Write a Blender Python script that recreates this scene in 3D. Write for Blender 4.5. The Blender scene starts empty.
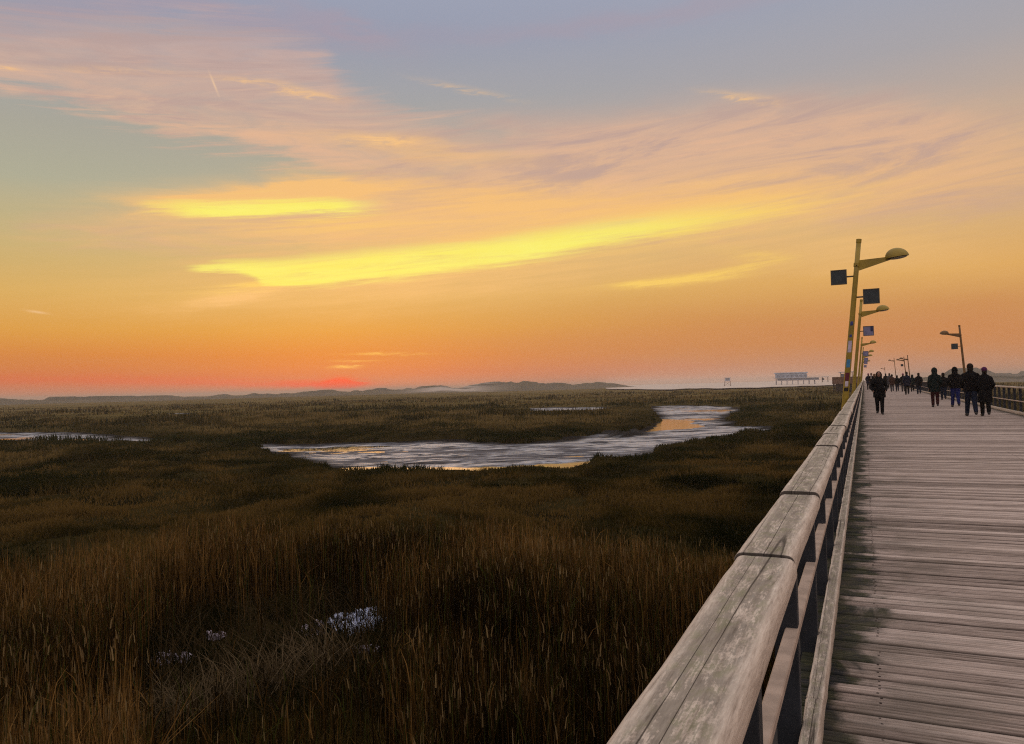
# Sunset over a salt marsh, seen from a long timber pier with lamps and walkers.
import bpy, bmesh, math, random
import numpy as np
from mathutils import Vector, Matrix

random.seed(7)
RNG = np.random.default_rng(11)
scene = bpy.context.scene
COL = scene.collection
D2R = math.pi / 180
ZC = 1.38                       # camera height above the deck
YAW = 0.433365                   # the view turns this far left of the pier's axis (+Y)
PITCH = 0.020013
ROLL = -0.02618
ZM = -3.1                       # marsh level below the deck
ZW = -3.62                      # creek level

# ------------------------------------------------------------------ helpers
def lin(r, g, b, k=1.0):
    f = lambda c: (c / 255 / 12.92) if c <= 10 else ((c / 255 + 0.055) / 1.055) ** 2.4
    return (f(r) * k, f(g) * k, f(b) * k, 1.0)

def link(o, parent=None):
    COL.objects.link(o)
    if parent is not None:
        o.parent = parent
    return o

def obj(name, mesh, mat=None, parent=None, smooth=False):
    if mat is not None and not mesh.materials:
        mesh.materials.append(mat)
    o = bpy.data.objects.new(name, mesh)
    if smooth:
        mesh.polygons.foreach_set('use_smooth', [True] * len(mesh.polygons))
    return link(o, parent)

def obj_bm(name, bm, mat=None, parent=None, smooth=False):
    me = bpy.data.meshes.new(name)
    bmesh.ops.recalc_face_normals(bm, faces=bm.faces)
    bm.to_mesh(me)
    bm.free()
    return obj(name, me, mat, parent, smooth)

def tag(o, label, cat, group=None):
    o['label'] = label
    o['category'] = cat
    if group:
        o['group'] = group
    return o

def structure(o):
    o['kind'] = 'structure'
    return o

def stuff(o):
    o['kind'] = 'stuff'
    return o

def thing(name, label, cat, loc=(0, 0, 0), rz=0.0, group=None):
    o = bpy.data.objects.new(name, None)
    o.empty_display_size = 0.2
    o.location = loc
    o.rotation_euler = (0, 0, rz)
    link(o)
    return tag(o, label, cat, group)

def copy_thing(root, loc, rz=None, label=None):
    r = root.copy()
    COL.objects.link(r)
    r.location = loc
    if rz is not None:
        r.rotation_euler = (0, 0, rz)
    if label:
        r['label'] = label
    for ch in list(root.children):
        c = ch.copy()
        COL.objects.link(c)
        c.parent = r
        for g in list(ch.children):
            d = g.copy()
            COL.objects.link(d)
            d.parent = c
    return r

def add_box(bm, x0, x1, y0, y1, z0, z1, bevel=0.0, seg=2):
    vs = [bm.verts.new(p) for p in ((x0, y0, z0), (x1, y0, z0), (x1, y1, z0), (x0, y1, z0),
                                    (x0, y0, z1), (x1, y0, z1), (x1, y1, z1), (x0, y1, z1))]
    fs = [bm.faces.new([vs[i] for i in f]) for f in
          ((3, 2, 1, 0), (4, 5, 6, 7), (0, 1, 5, 4), (1, 2, 6, 5), (2, 3, 7, 6), (3, 0, 4, 7))]
    if bevel > 0:
        es = list({e for f in fs for e in f.edges})
        bmesh.ops.bevel(bm, geom=es, offset=bevel, segments=seg, affect='EDGES', profile=0.5)

def frame_of(d):
    d = Vector(d).normalized()
    up = Vector((0, 0, 1)) if abs(d.z) < 0.95 else Vector((1, 0, 0))
    a = d.cross(up).normalized()
    return a, d.cross(a).normalized(), d

def add_tube(bm, pts, radii, seg=10, squash=1.0, caps=True):
    rings = []
    n = len(pts)
    for i, p in enumerate(pts):
        p = Vector(p)
        d = Vector(pts[min(i + 1, n - 1)]) - Vector(pts[max(i - 1, 0)])
        a, b, _ = frame_of(d)
        r = radii[i] if hasattr(radii, '__len__') else radii
        rings.append([bm.verts.new(p + a * (r * math.cos(t)) + b * (r * squash * math.sin(t)))
                      for t in (2 * math.pi * k / seg for k in range(seg))])
    for i in range(n - 1):
        for k in range(seg):
            bm.faces.new((rings[i][k], rings[i][(k + 1) % seg], rings[i + 1][(k + 1) % seg], rings[i + 1][k]))
    if caps:
        bm.faces.new(list(reversed(rings[0])))
        bm.faces.new(rings[-1])

def add_capsule(bm, p, q, r0, r1, seg=10):
    p, q = Vector(p), Vector(q)
    a, b, d = frame_of(q - p if (q - p).length > 1e-6 else Vector((0, 0, 1)))
    prof = [(-r0, 0.02 * r0)]
    for k in (60, 30, 0):
        t = k * D2R
        prof.append((-r0 * math.sin(t), r0 * math.cos(t)))
    L = (q - p).length
    for k in (0, 30, 60):
        t = k * D2R
        prof.append((L + r1 * math.sin(t), r1 * math.cos(t)))
    prof.append((L + r1, 0.02 * r1))
    rings = []
    for (h, r) in prof:
        c = p + d * h
        rings.append([bm.verts.new(c + a * (r * math.cos(2 * math.pi * k / seg)) + b * (r * math.sin(2 * math.pi * k / seg)))
                      for k in range(seg)])
    for i in range(len(rings) - 1):
        for k in range(seg):
            bm.faces.new((rings[i][k], rings[i][(k + 1) % seg], rings[i + 1][(k + 1) % seg], rings[i + 1][k]))
    bm.faces.new(list(reversed(rings[0])))
    bm.faces.new(rings[-1])

def add_ellipsoid(bm, c, rx, ry, rz, rot=None, u=16, v=10):
    m = Matrix.Translation(Vector(c)) @ (rot.to_4x4() if rot else Matrix.Identity(4)) @ Matrix.Diagonal((rx, ry, rz, 1))
    bmesh.ops.create_uvsphere(bm, u_segments=u, v_segments=v, radius=1.0, matrix=m)

def remeshed(bm, voxel, smooth_it=6):
    """one continuous skin over overlapping solids"""
    me = bpy.data.meshes.new('tmp')
    bmesh.ops.recalc_face_normals(bm, faces=bm.faces)
    bm.to_mesh(me)
    bm.free()
    o = bpy.data.objects.new('tmp', me)
    COL.objects.link(o)
    r = o.modifiers.new('r', 'REMESH')
    r.mode = 'VOXEL'
    r.voxel_size = voxel
    if smooth_it:
        s = o.modifiers.new('s', 'SMOOTH')
        s.factor = 0.5
        s.iterations = smooth_it
    dg = bpy.context.evaluated_depsgraph_get()
    out = bpy.data.meshes.new_from_object(o.evaluated_get(dg))
    bpy.data.objects.remove(o)
    bpy.data.meshes.remove(me)
    out.materials.clear()
    out.polygons.foreach_set('use_smooth', [True] * len(out.polygons))
    return out

# numpy value noise, fractal
_T = RNG.random((256, 256))
def vnoise(x, y, seed=0):
    x = np.asarray(x, float) + seed * 17.31
    y = np.asarray(y, float) + seed * 9.77
    xi, yi = np.floor(x).astype(int), np.floor(y).astype(int)
    fx, fy = x - xi, y - yi
    fx, fy = fx * fx * (3 - 2 * fx), fy * fy * (3 - 2 * fy)
    g = lambda a, b: _T[a % 256, b % 256]
    return ((g(xi, yi) * (1 - fx) + g(xi + 1, yi) * fx) * (1 - fy)
            + (g(xi, yi + 1) * (1 - fx) + g(xi + 1, yi + 1) * fx) * fy)
def fbm(x, y, o=4, seed=0):
    s, a, t = 0, 0.5, 0
    for k in range(o):
        s = s + a * vnoise(x * 2 ** k, y * 2 ** k, seed + k)
        t += a
        a *= 0.5
    return s / t
def sstep(a, b, x):
    t = np.clip((np.asarray(x, float) - a) / (b - a), 0, 1)
    return t * t * (3 - 2 * t)

def poly_sd(px, py, poly):
    """signed distance, negative inside"""
    px, py = np.asarray(px, float), np.asarray(py, float)
    best = np.full(px.shape, 1e9)
    ins = np.zeros(px.shape, bool)
    n = len(poly)
    for i in range(n):
        ax, ay = poly[i]
        bx, by = poly[(i + 1) % n]
        dx, dy = bx - ax, by - ay
        t = np.clip(((px - ax) * dx + (py - ay) * dy) / (dx * dx + dy * dy + 1e-12), 0, 1)
        best = np.minimum(best, np.hypot(px - ax - t * dx, py - ay - t * dy))
        c = ((ay > py) != (by > py)) & (px < (bx - ax) * (py - ay) / (by - ay + 1e-12) + ax)
        ins ^= c
    return np.where(ins, -best, best)

def line_d(px, py, pts):
    best = np.full(np.shape(px), 1e9)
    for (ax, ay), (bx, by) in zip(pts[:-1], pts[1:]):
        dx, dy = bx - ax, by - ay
        t = np.clip(((px - ax) * dx + (py - ay) * dy) / (dx * dx + dy * dy + 1e-12), 0, 1)
        best = np.minimum(best, np.hypot(px - ax - t * dx, py - ay - t * dy))
    return best

def np_mesh(name, verts, loops, sizes, color=None, smooth=False):
    me = bpy.data.meshes.new(name)
    me.vertices.add(len(verts))
    me.vertices.foreach_set('co', np.asarray(verts, np.float32).ravel())
    me.loops.add(len(loops))
    me.loops.foreach_set('vertex_index', np.asarray(loops, np.int32))
    starts = np.concatenate(([0], np.cumsum(sizes)[:-1])).astype(np.int32)
    me.polygons.add(len(sizes))
    me.polygons.foreach_set('loop_start', starts)
    me.update(calc_edges=True)
    if smooth:
        me.polygons.foreach_set('use_smooth', np.ones(len(sizes), bool))
    if color is not None:
        at = me.color_attributes.new('Col', 'FLOAT_COLOR', 'POINT')
        c = np.ones((len(verts), 4), np.float32)
        c[:, :3] = color
        at.data.foreach_set('color', c.ravel())
    return me

def grid_mesh(name, X, Y, Z, color=None, wrap=False):
    r, c = X.shape
    idx = np.arange(r * c).reshape(r, c)
    if wrap:
        idx = np.concatenate([idx, idx[:, :1]], 1)
    q = np.stack([idx[:-1, :-1], idx[:-1, 1:], idx[1:, 1:], idx[1:, :-1]], -1).reshape(-1, 4)
    v = np.stack([X, Y, Z], -1).reshape(-1, 3)
    return np_mesh(name, v, q.ravel(), np.full(len(q), 4), color, True)

# ------------------------------------------------------------------ node helpers
class Tree:
    def __init__(self, nt):
        self.nt = nt
    def node(self, t, **kw):
        n = self.nt.nodes.new(t)
        for k, v in kw.items():
            setattr(n, k, v)
        return n
    def put(self, sock, v):
        if isinstance(v, bpy.types.NodeSocket):
            self.nt.links.new(v, sock)
        else:
            sock.default_value = v
    def math(self, op, a, b=0.0, c=None, clamp=False):
        n = self.node('ShaderNodeMath', operation=op, use_clamp=clamp)
        self.put(n.inputs[0], a)
        self.put(n.inputs[1], b)
        if c is not None:
            self.put(n.inputs[2], c)
        return n.outputs[0]
    def add(self, a, b): return self.math('ADD', a, b)
    def sub(self, a, b): return self.math('SUBTRACT', a, b)
    def mul(self, a, b, clamp=False): return self.math('MULTIPLY', a, b, clamp=clamp)
    def mad(self, a, b, c): return self.math('MULTIPLY_ADD', a, b, c)
    def step(self, v, a, b, lo=0.0, hi=1.0, smooth=True):
        n = self.node('ShaderNodeMapRange', interpolation_type='SMOOTHSTEP' if smooth else 'LINEAR')
        self.put(n.inputs[0], v)
        for i, x in zip((1, 2, 3, 4), (a, b, lo, hi)):
            self.put(n.inputs[i], x)
        return n.outputs[0]
    def mix(self, f, a, b, blend='MIX'):
        n = self.node('ShaderNodeMix', data_type='RGBA', blend_type=blend)
        self.put(n.inputs['Factor'], f)
        ins = [s for s in n.inputs if s.type == 'RGBA']
        self.put(ins[0], a)
        self.put(ins[1], b)
        return [s for s in n.outputs if s.type == 'RGBA'][0]
    def xyz(self, x, y, z):
        n = self.node('ShaderNodeCombineXYZ')
        for i, v in enumerate((x, y, z)):
            self.put(n.inputs[i], v)
        return n.outputs[0]
    def sep(self, v):
        n = self.node('ShaderNodeSeparateXYZ')
        self.put(n.inputs[0], v)
        return n.outputs
    def vmul(self, v, s):
        n = self.node('ShaderNodeVectorMath', operation='MULTIPLY')
        self.put(n.inputs[0], v)
        self.put(n.inputs[1], s)
        return n.outputs[0]
    def dot(self, v, s):
        n = self.node('ShaderNodeVectorMath', operation='DOT_PRODUCT')
        self.put(n.inputs[0], v)
        self.put(n.inputs[1], s)
        return n.outputs['Value']
    def noise(self, v, scale=1.0, detail=4.0, rough=0.55, dist=0.0):
        n = self.node('ShaderNodeTexNoise')
        if v is not None:
            self.put(n.inputs['Vector'], v)
        n.inputs['Scale'].default_value = scale
        n.inputs['Detail'].default_value = detail
        n.inputs['Roughness'].default_value = rough
        n.inputs['Distortion'].default_value = dist
        return n.outputs['Fac']
    def ramp(self, f, stops, interp='LINEAR'):
        n = self.node('ShaderNodeValToRGB')
        n.color_ramp.interpolation = interp
        el = n.color_ramp.elements
        while len(el) < len(stops):
            el.new(0.5)
        for e, (p, c) in zip(el, stops):
            e.position = p
            e.color = c if len(c) == 4 else (*c, 1)
        self.put(n.inputs[0], f)
        return n.outputs[0]
    def bump(self, h, strength=0.3, dist=0.01):
        n = self.node('ShaderNodeBump')
        n.inputs['Strength'].default_value = strength
        n.inputs['Distance'].default_value = dist
        self.put(n.inputs['Height'], h)
        return n.outputs[0]

def material(name):
    m = bpy.data.materials.new(name)
    m.use_nodes = True
    t = Tree(m.node_tree)
    b = m.node_tree.nodes['Principled BSDF']
    return m, t, b

def simple(name, col, rough=0.6, var=0.25, scale=6.0, metal=0.0, bump=0.0, bscale=40.0, spec=0.3):
    m, t, b = material(name)
    g = t.node('ShaderNodeTexCoord').outputs['Object']
    n = t.noise(g, scale, 5)
    k = t.step(n, 0.3, 0.7, 1 - var, 1 + var)
    c = t.node('ShaderNodeVectorMath', operation='SCALE')
    c.inputs[0].default_value = col[:3]
    t.put(c.inputs['Scale'], k)
    t.put(b.inputs['Base Color'], c.outputs[0])
    b.inputs['Roughness'].default_value = rough
    b.inputs['Metallic'].default_value = metal
    b.inputs['Specular IOR Level'].default_value = spec
    if bump:
        t.put(b.inputs['Normal'], t.bump(t.noise(g, bscale, 4), bump, 0.01))
    return m

# ------------------------------------------------------------------ world: dusk sky
def build_world():
    w = bpy.data.worlds.new('World')
    scene.world = w
    w.use_nodes = True
    nt = w.node_tree
    t = Tree(nt)
    bg = nt.nodes['Background']
    d = t.node('ShaderNodeTexCoord').outputs['Generated']
    rot = t.node('ShaderNodeVectorRotate', rotation_type='Z_AXIS')
    t.put(rot.inputs['Vector'], d)
    rot.inputs['Angle'].default_value = -YAW          # azimuth is counted from the sunset side
    x, y, z = t.sep(rot.outputs[0])
    A = t.mul(t.math('ARCTAN2', x, y), 180 / math.pi)
    E = t.mul(t.math('ARCSINE', z), 180 / math.pi)
    # high thin cloud is drawn out by the wind: stretched noise bends every edge
    P0 = t.xyz(t.mul(A, 0.09), t.mad(A, -0.012, t.mul(E, 0.42)), 0.0)
    n1 = t.noise(P0, 1.0, 6, 0.6, 0.4)
    P1 = t.xyz(t.mul(A, 0.22), t.mad(A, -0.03, t.mul(E, 1.1)), 4.2)
    n2 = t.noise(P1, 1.0, 7, 0.62, 0.6)
    P2 = t.xyz(t.mul(A, 0.5), t.mad(A, -0.09, t.mul(E, 2.6)), 9.2)
    n3 = t.noise(P2, 1.0, 7, 0.65, 0.8)
    P3 = t.xyz(t.mul(A, 0.10), t.mad(A, -0.17, t.mul(E, 1.9)), 2.7)
    fib = t.noise(P3, 1.0, 8, 0.68, 0.5)               # fibres drawn out along the bright streaks
    P4 = t.xyz(t.mul(A, 0.055), t.mad(A, -0.045, t.mul(E, 0.50)), 6.1)
    tex = t.noise(P4, 1.0, 9, 0.66, 0.9)
    Aw = t.mad(t.sub(n2, 0.5), 7.0, A)
    Ew = t.add(E, t.add(t.mul(t.sub(n1, 0.5), 2.2), t.mul(t.sub(n2, 0.5), 1.5)))
    Pw = t.xyz(Aw, Ew, 1.0)
    Ps = t.xyz(t.mad(t.sub(n3, 0.5), 2.0, A), t.mad(t.sub(n3, 0.5), 0.6, E), 1.0)

    def blob(P, k1, k2, soft=False):
        u, v = t.dot(P, k1), t.dot(P, k2)
        d2 = t.mad(u, u, t.mul(v, v))
        return t.math('POWER', 0.3679, d2)
    def band(pts, st, sb, warp, fade=2.5, widen=0.0):
        """a streak between two curves of elevation over azimuth"""
        a0, a1 = pts[0][0], pts[-1][0]
        e0, e1 = min(p[2] for p in pts) - 1, max(p[1] for p in pts) + 1
        f = t.step(A, a0, a1, 0, 1, False)
        outs = []
        for k in (1, 2):
            n = t.node('ShaderNodeFloatCurve')
            cu = n.mapping.curves[0]
            q = [((p[0] - a0) / (a1 - a0), (p[k] - e0) / (e1 - e0)) for p in pts]
            cu.points[0].location = q[0]
            cu.points[1].location = q[-1]
            for s in q[1:-1]:
                cu.points.new(*s)
            n.mapping.update()
            t.put(n.inputs['Value'], f)
            outs.append(t.mad(n.outputs[0], e1 - e0, e0))
        Eb = t.add(E, t.add(t.mul(t.sub(n2, 0.5), warp), t.mul(t.sub(fib, 0.5), warp * 2.6)))
        if widen:                                  # one end melts away
            st = t.mad(t.step(A, a0, a1, 0, 1, False), widen, st)
            sb = t.mad(t.step(A, a0, a1, 0, 1, False), widen, sb)
        nst, nsb = t.mul(st, -1.0), t.mul(sb, -1.0)
        up = t.step(t.sub(Eb, outs[0]), nst, st, 1, 0)
        lo = t.step(t.sub(Eb, outs[1]), nsb, sb, 0, 1)
        en = t.mul(t.step(A, a0, a0 + 1.5), t.step(A, a1 - fade, a1, 1, 0))
        return t.mul(t.mul(up, lo), en)
    def total(P, L):
        s = None
        for (k1, k2, w_) in L:
            b = t.mul(blob(P, k1, k2), w_)
            s = b if s is None else t.add(s, b)
        return s

    eN = t.step(E, -2, 90, 0, 1, False)
    pos = lambda e: (e + 2) / 92
    rampL = t.ramp(eN, [(pos(e), lin(*c)) for e, c in SKY_L])
    rampR = t.ramp(eN, [(pos(e), lin(*c)) for e, c in SKY_R])
    rampB = t.ramp(eN, [(pos(e), lin(*c)) for e, c in SKY_B])
    side = t.step(t.mad(t.sub(n1, 0.5), 20, A), -20, 32)
    base = t.mix(side, rampL, rampR)
    back = t.step(y, 0.25, -0.55)
    base = t.mix(back, base, rampB)

    veil = t.step(t.mul(total(Pw, PINK), t.mad(n2, 1.0, 0.5)), 0.12, 0.95, 0, 0.92)
    bandp = t.mul(band(PINK_BAND, 1.6, 0.9, 2.2), t.step(n2, 0.18, 0.62, 0.5, 1.0))
    veil = t.math('MAXIMUM', veil, t.mul(bandp, 0.85))
    pinkc = t.ramp(eN, [(pos(e), lin(*c)) for e, c in PINK_C])
    c = t.mix(veil, base, pinkc)
    wisp = t.mul(t.math('MAXIMUM', t.step(tex, 0.52, 0.70), t.mul(t.step(fib, 0.5, 0.75), 0.7)), t.step(E, 7, 14))
    c = t.mix(t.mul(t.mul(wisp, veil), 0.5), c, lin(238, 184, 144))
    dark = t.math('MAXIMUM', t.mul(t.step(tex, 0.56, 0.38), 0.78), t.mul(t.step(n2, 0.50, 0.30), 0.35))
    c = t.mix(t.mul(dark, t.mul(veil, t.step(E, 4, 12))), c, lin(178, 152, 148))
    mauve = t.math('MINIMUM', total(Pw, MAUVE), 0.9)
    c = t.mix(mauve, c, lin(172, 150, 160))
    orange = t.math('MINIMUM', t.mul(total(Pw, ORANGE), t.mad(fib, 2.0, 0.0)), 0.95)
    c = t.mix(orange, c, lin(244, 190, 118))
    dusk = t.math('MINIMUM', total(Pw, DUSKY), 0.8)
    c = t.mix(dusk, c, lin(203, 132, 78))
    contrail = t.math('MINIMUM', total(t.xyz(A, E, 1.0), CONTRAILS), 0.9)
    c = t.mix(contrail, c, lin(248, 206, 160))
    bits = t.math('MINIMUM', t.mul(total(Ps, BITS), t.mul(t.step(n3, 0.3, 0.7), 1.3)), 0.9)
    c = t.mix(bits, c, lin(252, 198, 128))
    glow = t.math('MINIMUM', t.mul(total(Ps, GLOW), t.step(fib, 0.30, 0.66, 0.1, 1.35)), 0.85)
    c = t.mix(glow, c, lin(250, 206, 100))
    yA = band(BAR_A, 0.36, 0.24, 0.6, 20.0, 0.7)
    yB = band(BAR_B, 0.60, 0.38, 0.7, 5.0)
    yel = t.math('MAXIMUM', yA, t.math('MINIMUM', t.mul(yB, 1.1), 1.0))
    yel = t.mul(yel, t.step(fib, 0.28, 0.52, 0.62, 1.0))
    c = t.mix(yel, c, t.mix(n2, lin(246, 226, 88), lin(250, 246, 124)))
    red = t.math('MINIMUM', total(Ps, RED), 1.0)
    c = t.mix(red, c, lin(252, 40, 16))
    front = t.step(y, 0.1, 0.35)
    c = t.mix(front, base, c)
    # a physical twilight sky under the clouds
    sky = t.node('ShaderNodeTexSky', sky_type='NISHITA')
    sky.sun_disc = False
    sky.sun_elevation = 1.0 * D2R
    sky.sun_rotation = SUN_AZ
    tw = t.node('ShaderNodeVectorMath', operation='SCALE')
    t.put(tw.inputs[0], sky.outputs[0])
    tw.inputs['Scale'].default_value = 0.012
    c = t.mix(1.0, c, tw.outputs[0], 'ADD')
    t.put(bg.inputs['Color'], c)
    bg.inputs['Strength'].default_value = 1.0

# sky tables: elevation in degrees against colour, and streaks as dot-product rows over (azimuth, elevation, 1)
SKY_L = [(-2, (190, 125, 95)), (0.2, (200, 124, 94)), (1.2, (206, 112, 72)), (2.6, (210, 124, 58)), (4.5, (216, 152, 64)), (7, (212, 168, 90)), (10.5, (194, 174, 120)), (14, (172, 170, 146)), (17.5, (166, 163, 150)), (21, (159, 160, 162)), (25, (147, 153, 172)), (30, (156, 162, 182)), (36, (190, 184, 192)), (45, (240, 228, 224)), (90, (246, 236, 232))]
SKY_R = [(-2, (185, 130, 105)), (0.2, (192, 142, 116)), (1.2, (194, 140, 108)), (2.6, (198, 138, 92)), (4.5, (204, 144, 84)), (7, (220, 166, 92)), (10.5, (210, 172, 120)), (14, (202, 172, 134)), (17.5, (186, 166, 152)), (21, (167, 162, 165)), (25, (158, 161, 175)), (30, (157, 162, 182)), (36, (194, 186, 194)), (45, (240, 228, 224)), (90, (246, 236, 232))]
SKY_B = [(-2, (150, 130, 130)), (0.2, (180, 150, 148)), (5, (225, 190, 180)), (12, (232, 204, 194)), (25, (236, 216, 210)), (45, (240, 228, 224)), (90, (246, 236, 232))]  # sky behind and high overhead, out of view, brightened to light the deck
PINK_C = [(-2, (215, 140, 100)), (5, (232, 166, 100)), (10, (229, 176, 124)), (15, (220, 176, 142)), (20, (208, 172, 152)), (26, (188, 164, 164)), (40, (190, 160, 160))]
PINK = [((0.066, 0.0031, 0.0923), (-0.0166, 0.3331, -4.7982), 0.8), ((0.0611, 0.0002, -0.8809), (0.0188, 0.3243, -5.3146), 0.7), ((0.0672, -0.007, -1.6565), (0.082, 0.351, -7.9051), 0.55), ((0.0563, 0.0013, -0.4887), (0.0019, 0.4626, -5.4563), 0.5), ((0.0775, 0.0012, 1.4474), (-0.0412, 0.556, -7.0261), 0.45), ((0.1118, -0.0136, 3.3111), (-0.0296, 0.6467, -14.789), 0.35), ((0.0981, -0.0033, -2.9354), (0.0562, 0.3959, -6.1904), 0.4), ((0.1096, -0.0119, -0.2296), (0.0663, 0.6067, -11.6012), 0.4), ((0.1433, 0.0026, 4.1141), (-0.0905, 0.7813, -11.4686), 0.25)]
MAUVE = [((0.098, -0.0254, 2.4626), (0.0921, 1.1691, -27.9096), 0.35), ((0.1476, -0.0022, 4.5468), (-0.2504, 1.2935, -38.8294), 0.4), ((0.0619, 0.0081, -0.8446), (-0.0394, 1.6129, -40.5908), 0.35), ((0.1628, -0.0907, 4.4253), (0.4047, 1.2273, -26.1693), 0.3), ((0.3716, -0.0048, 12.2533), (-0.3614, 1.8111, -52.5087), 0.2)]
ORANGE = [((0.0531, 0.0034, 0.2022), (-0.0275, 0.3777, -3.8659), 0.6), ((0.0871, -0.0004, 1.1574), (-0.022, 0.5446, -7.0039), 0.45), ((0.1014, -0.0102, 0.4325), (0.0691, 0.8713, -12.2137), 0.5), ((0.0681, 0.004, -0.7281), (-0.0145, 0.702, -9.005), 0.55), ((0.109, 0.0016, 1.6469), (-0.0905, 1.2104, -18.9299), 0.5), ((0.1131, 0.0041, -2.1352), (0.02, 0.8058, -10.2097), 0.45), ((0.1209, -0.0169, 1.0824), (0.1276, 1.4382, -24.3175), 0.45), ((0.287, 0.0634, 5.066), (-0.424, 1.5389, -19.3215), 0.7), ((0.1521, 0.005, 2.5785), (-0.1632, 1.6264, -25.9289), 0.75), ((0.2199, -0.0039, 4.9168), (-0.0777, 1.2455, -17.9757), 0.6), ((0.1336, -0.0044, -3.2826), (0.0606, 0.6193, -6.9045), 0.4), ((0.0515, 0.0024, 0.3289), (-0.0363, 0.6148, -5.0408), 0.35), ((0.4029, -0.0727, 11.1309), (0.1675, 1.5017, -15.1331), 0.35)]
DUSKY = [((0.0679, -0.0054, -1.7446), (0.0823, 0.735, -4.2526), 0.6), ((0.0681, -0.002, -0.6496), (0.0337, 0.9615, -3.1002), 0.4), ((0.0779, -0.0011, 2.2193), (0.0136, 1.8863, -4.112), 0.25), ((0.1551, -0.0143, -5.0356), (0.1104, 0.7141, -6.1739), 0.4)]
BITS = [((0.3557, -0.0358, 3.8844), (0.1212, 2.9252, -51.9328), 0.9), ((0.4685, -0.0825, 8.5098), (0.2507, 3.8191, -76.4151), 0.7), ((0.4096, -0.0394, 8.4823), (-0.1396, 5.2871, -116.4443), 0.4), ((0.7132, -0.1246, 13.9732), (0.2169, 3.8588, -78.555), 0.4), ((0.4129, -0.0781, -5.7499), (0.9852, 3.815, -92.6632), 0.5), ((1.5884, -0.1222, 55.4356), (-0.6507, 5.887, -140.4017), 0.8), ((0.322, -0.0879, 2.7404), (0.9507, 4.9024, -103.1492), 0.35), ((0.2196, -0.0228, -0.5397), (0.3033, 2.8047, -42.8387), 0.35), ((0.2779, -0.0143, 7.805), (-0.4673, 4.2037, -101.5476), 0.25), ((0.204, 0.0151, -3.4259), (-0.0264, 2.901, -41.3532), 0.3)]
GLOW = [((0.2254, 0.0164, -3.1404), (-0.1486, 3.06, -21.1632), 0.8), ((0.4205, 0.0872, -7.9696), (-0.5083, 2.7562, -13.5651), 0.6), ((0.4252, -0.0574, -7.2823), (0.4382, 2.3491, -28.8826), 0.35), ((0.4866, 0.0195, -4.8884), (-0.118, 5.444, -39.0967), 0.5), ((0.4005, -0.009, 3.8117), (0.2091, 11.2116, -28.4742), 0.5), ((1.1576, -0.0247, 14.3815), (0.1687, 8.4869, -13.2712), 0.7), ((0.6289, -0.0135, 7.4962), (0.2513, 13.556, -27.414), 0.4), ((0.3495, 0.0467, 6.4902), (-0.5203, 2.8242, -31.6399), 0.75), ((0.4801, 0.0562, 8.0576), (-0.4481, 2.8006, -29.4853), 0.9), ((0.0662, 0.0065, -0.3525), (-0.0542, 0.6817, -7.1755), 0.35), ((0.1081, 0.0118, -1.6737), (-0.074, 1.1722, -12.5371), 0.4), ((0.1421, -0.003, 2.2206), (-0.0442, 1.4284, -18.2043), 0.4)]
RED = [((0.8701, -0.0184, 10.9973), (0.0692, 2.8314, -0.8689), 1.9), ((0.2942, -0.006, 4.2221), (0.1055, 4.2779, -0.7668), 0.7), ((0.1257, -0.0022, 2.5622), (0.08, 3.5368, -1.2685), 0.26), ((0.1196, -0.0015, 3.6799), (0.0524, 3.0864, -2.3964), 0.14)]
CONTRAILS = [((0.7223, -1.5004, 46.7894), (13.4072, 5.7422, 161.5537), 0.55), ((1.8273, -0.2401, 59.7559), (1.7446, 12.9475, -16.7029), 0.5)]
PINK_BAND = [(-41.36, 21.49, 18.95), (-36.78, 22.02, 19.16), (-33.74, 22.47, 18.89), (-30.46, 23.34, 18.85), (-26.34, 24.18, 18.07), (-19.92, 24.71, 17.17), (-14.41, 23.76, 16.03), (-11.59, 21.24, 15.31), (-8.68, 20.03, 14.67), (-4.21, 19.14, 13.83), (1.07, 18.1, 12.87), (7.08, 17.14, 12.05), (12.93, 16.03, 11.42)]
BAR_A = [(-23.48, 9.0, 8.8), (-22.2, 9.12, 8.78), (-20.55, 9.28, 8.69), (-19.42, 9.35, 8.51), (-18.47, 9.37, 8.11), (-17.65, 9.4, 7.63), (-15.42, 9.59, 7.58), (-11.85, 9.99, 8.04), (-8.17, 10.37, 8.4), (-4.43, 10.72, 8.88), (-0.64, 11.09, 9.25), (3.15, 11.49, 9.73), (6.92, 11.84, 10.31), (10.63, 12.13, 10.77), (14.25, 12.3, 11.17), (18.44, 12.42, 11.52), (24.36, 12.45, 11.72)]
BAR_B = [(-26.53, 12.67, 12.61), (-24.36, 12.9, 12.67), (-22.45, 13.17, 12.56), (-20.48, 13.42, 12.54), (-18.12, 13.61, 12.58), (-15.34, 13.8, 12.76), (-12.48, 13.89, 12.91), (-10.67, 13.79, 13.09), (-8.24, 13.76, 13.26)]
SUN_AZ = -YAW + -0.2166         # clockwise from +Y
build_world()

sl = bpy.data.lights.new('sun', 'SUN')
sl.energy = 0.12
sl.angle = 20 * D2R
sl.color = (1.0, 0.55, 0.28)
so = bpy.data.objects.new('sun', sl)
so.location = (0, 0, 60)
sd = Vector((math.sin(SUN_AZ), math.cos(SUN_AZ), math.sin(2.5 * D2R)))
so.rotation_euler = sd.to_track_quat('Z', 'Y').to_euler()
link(so)

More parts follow.
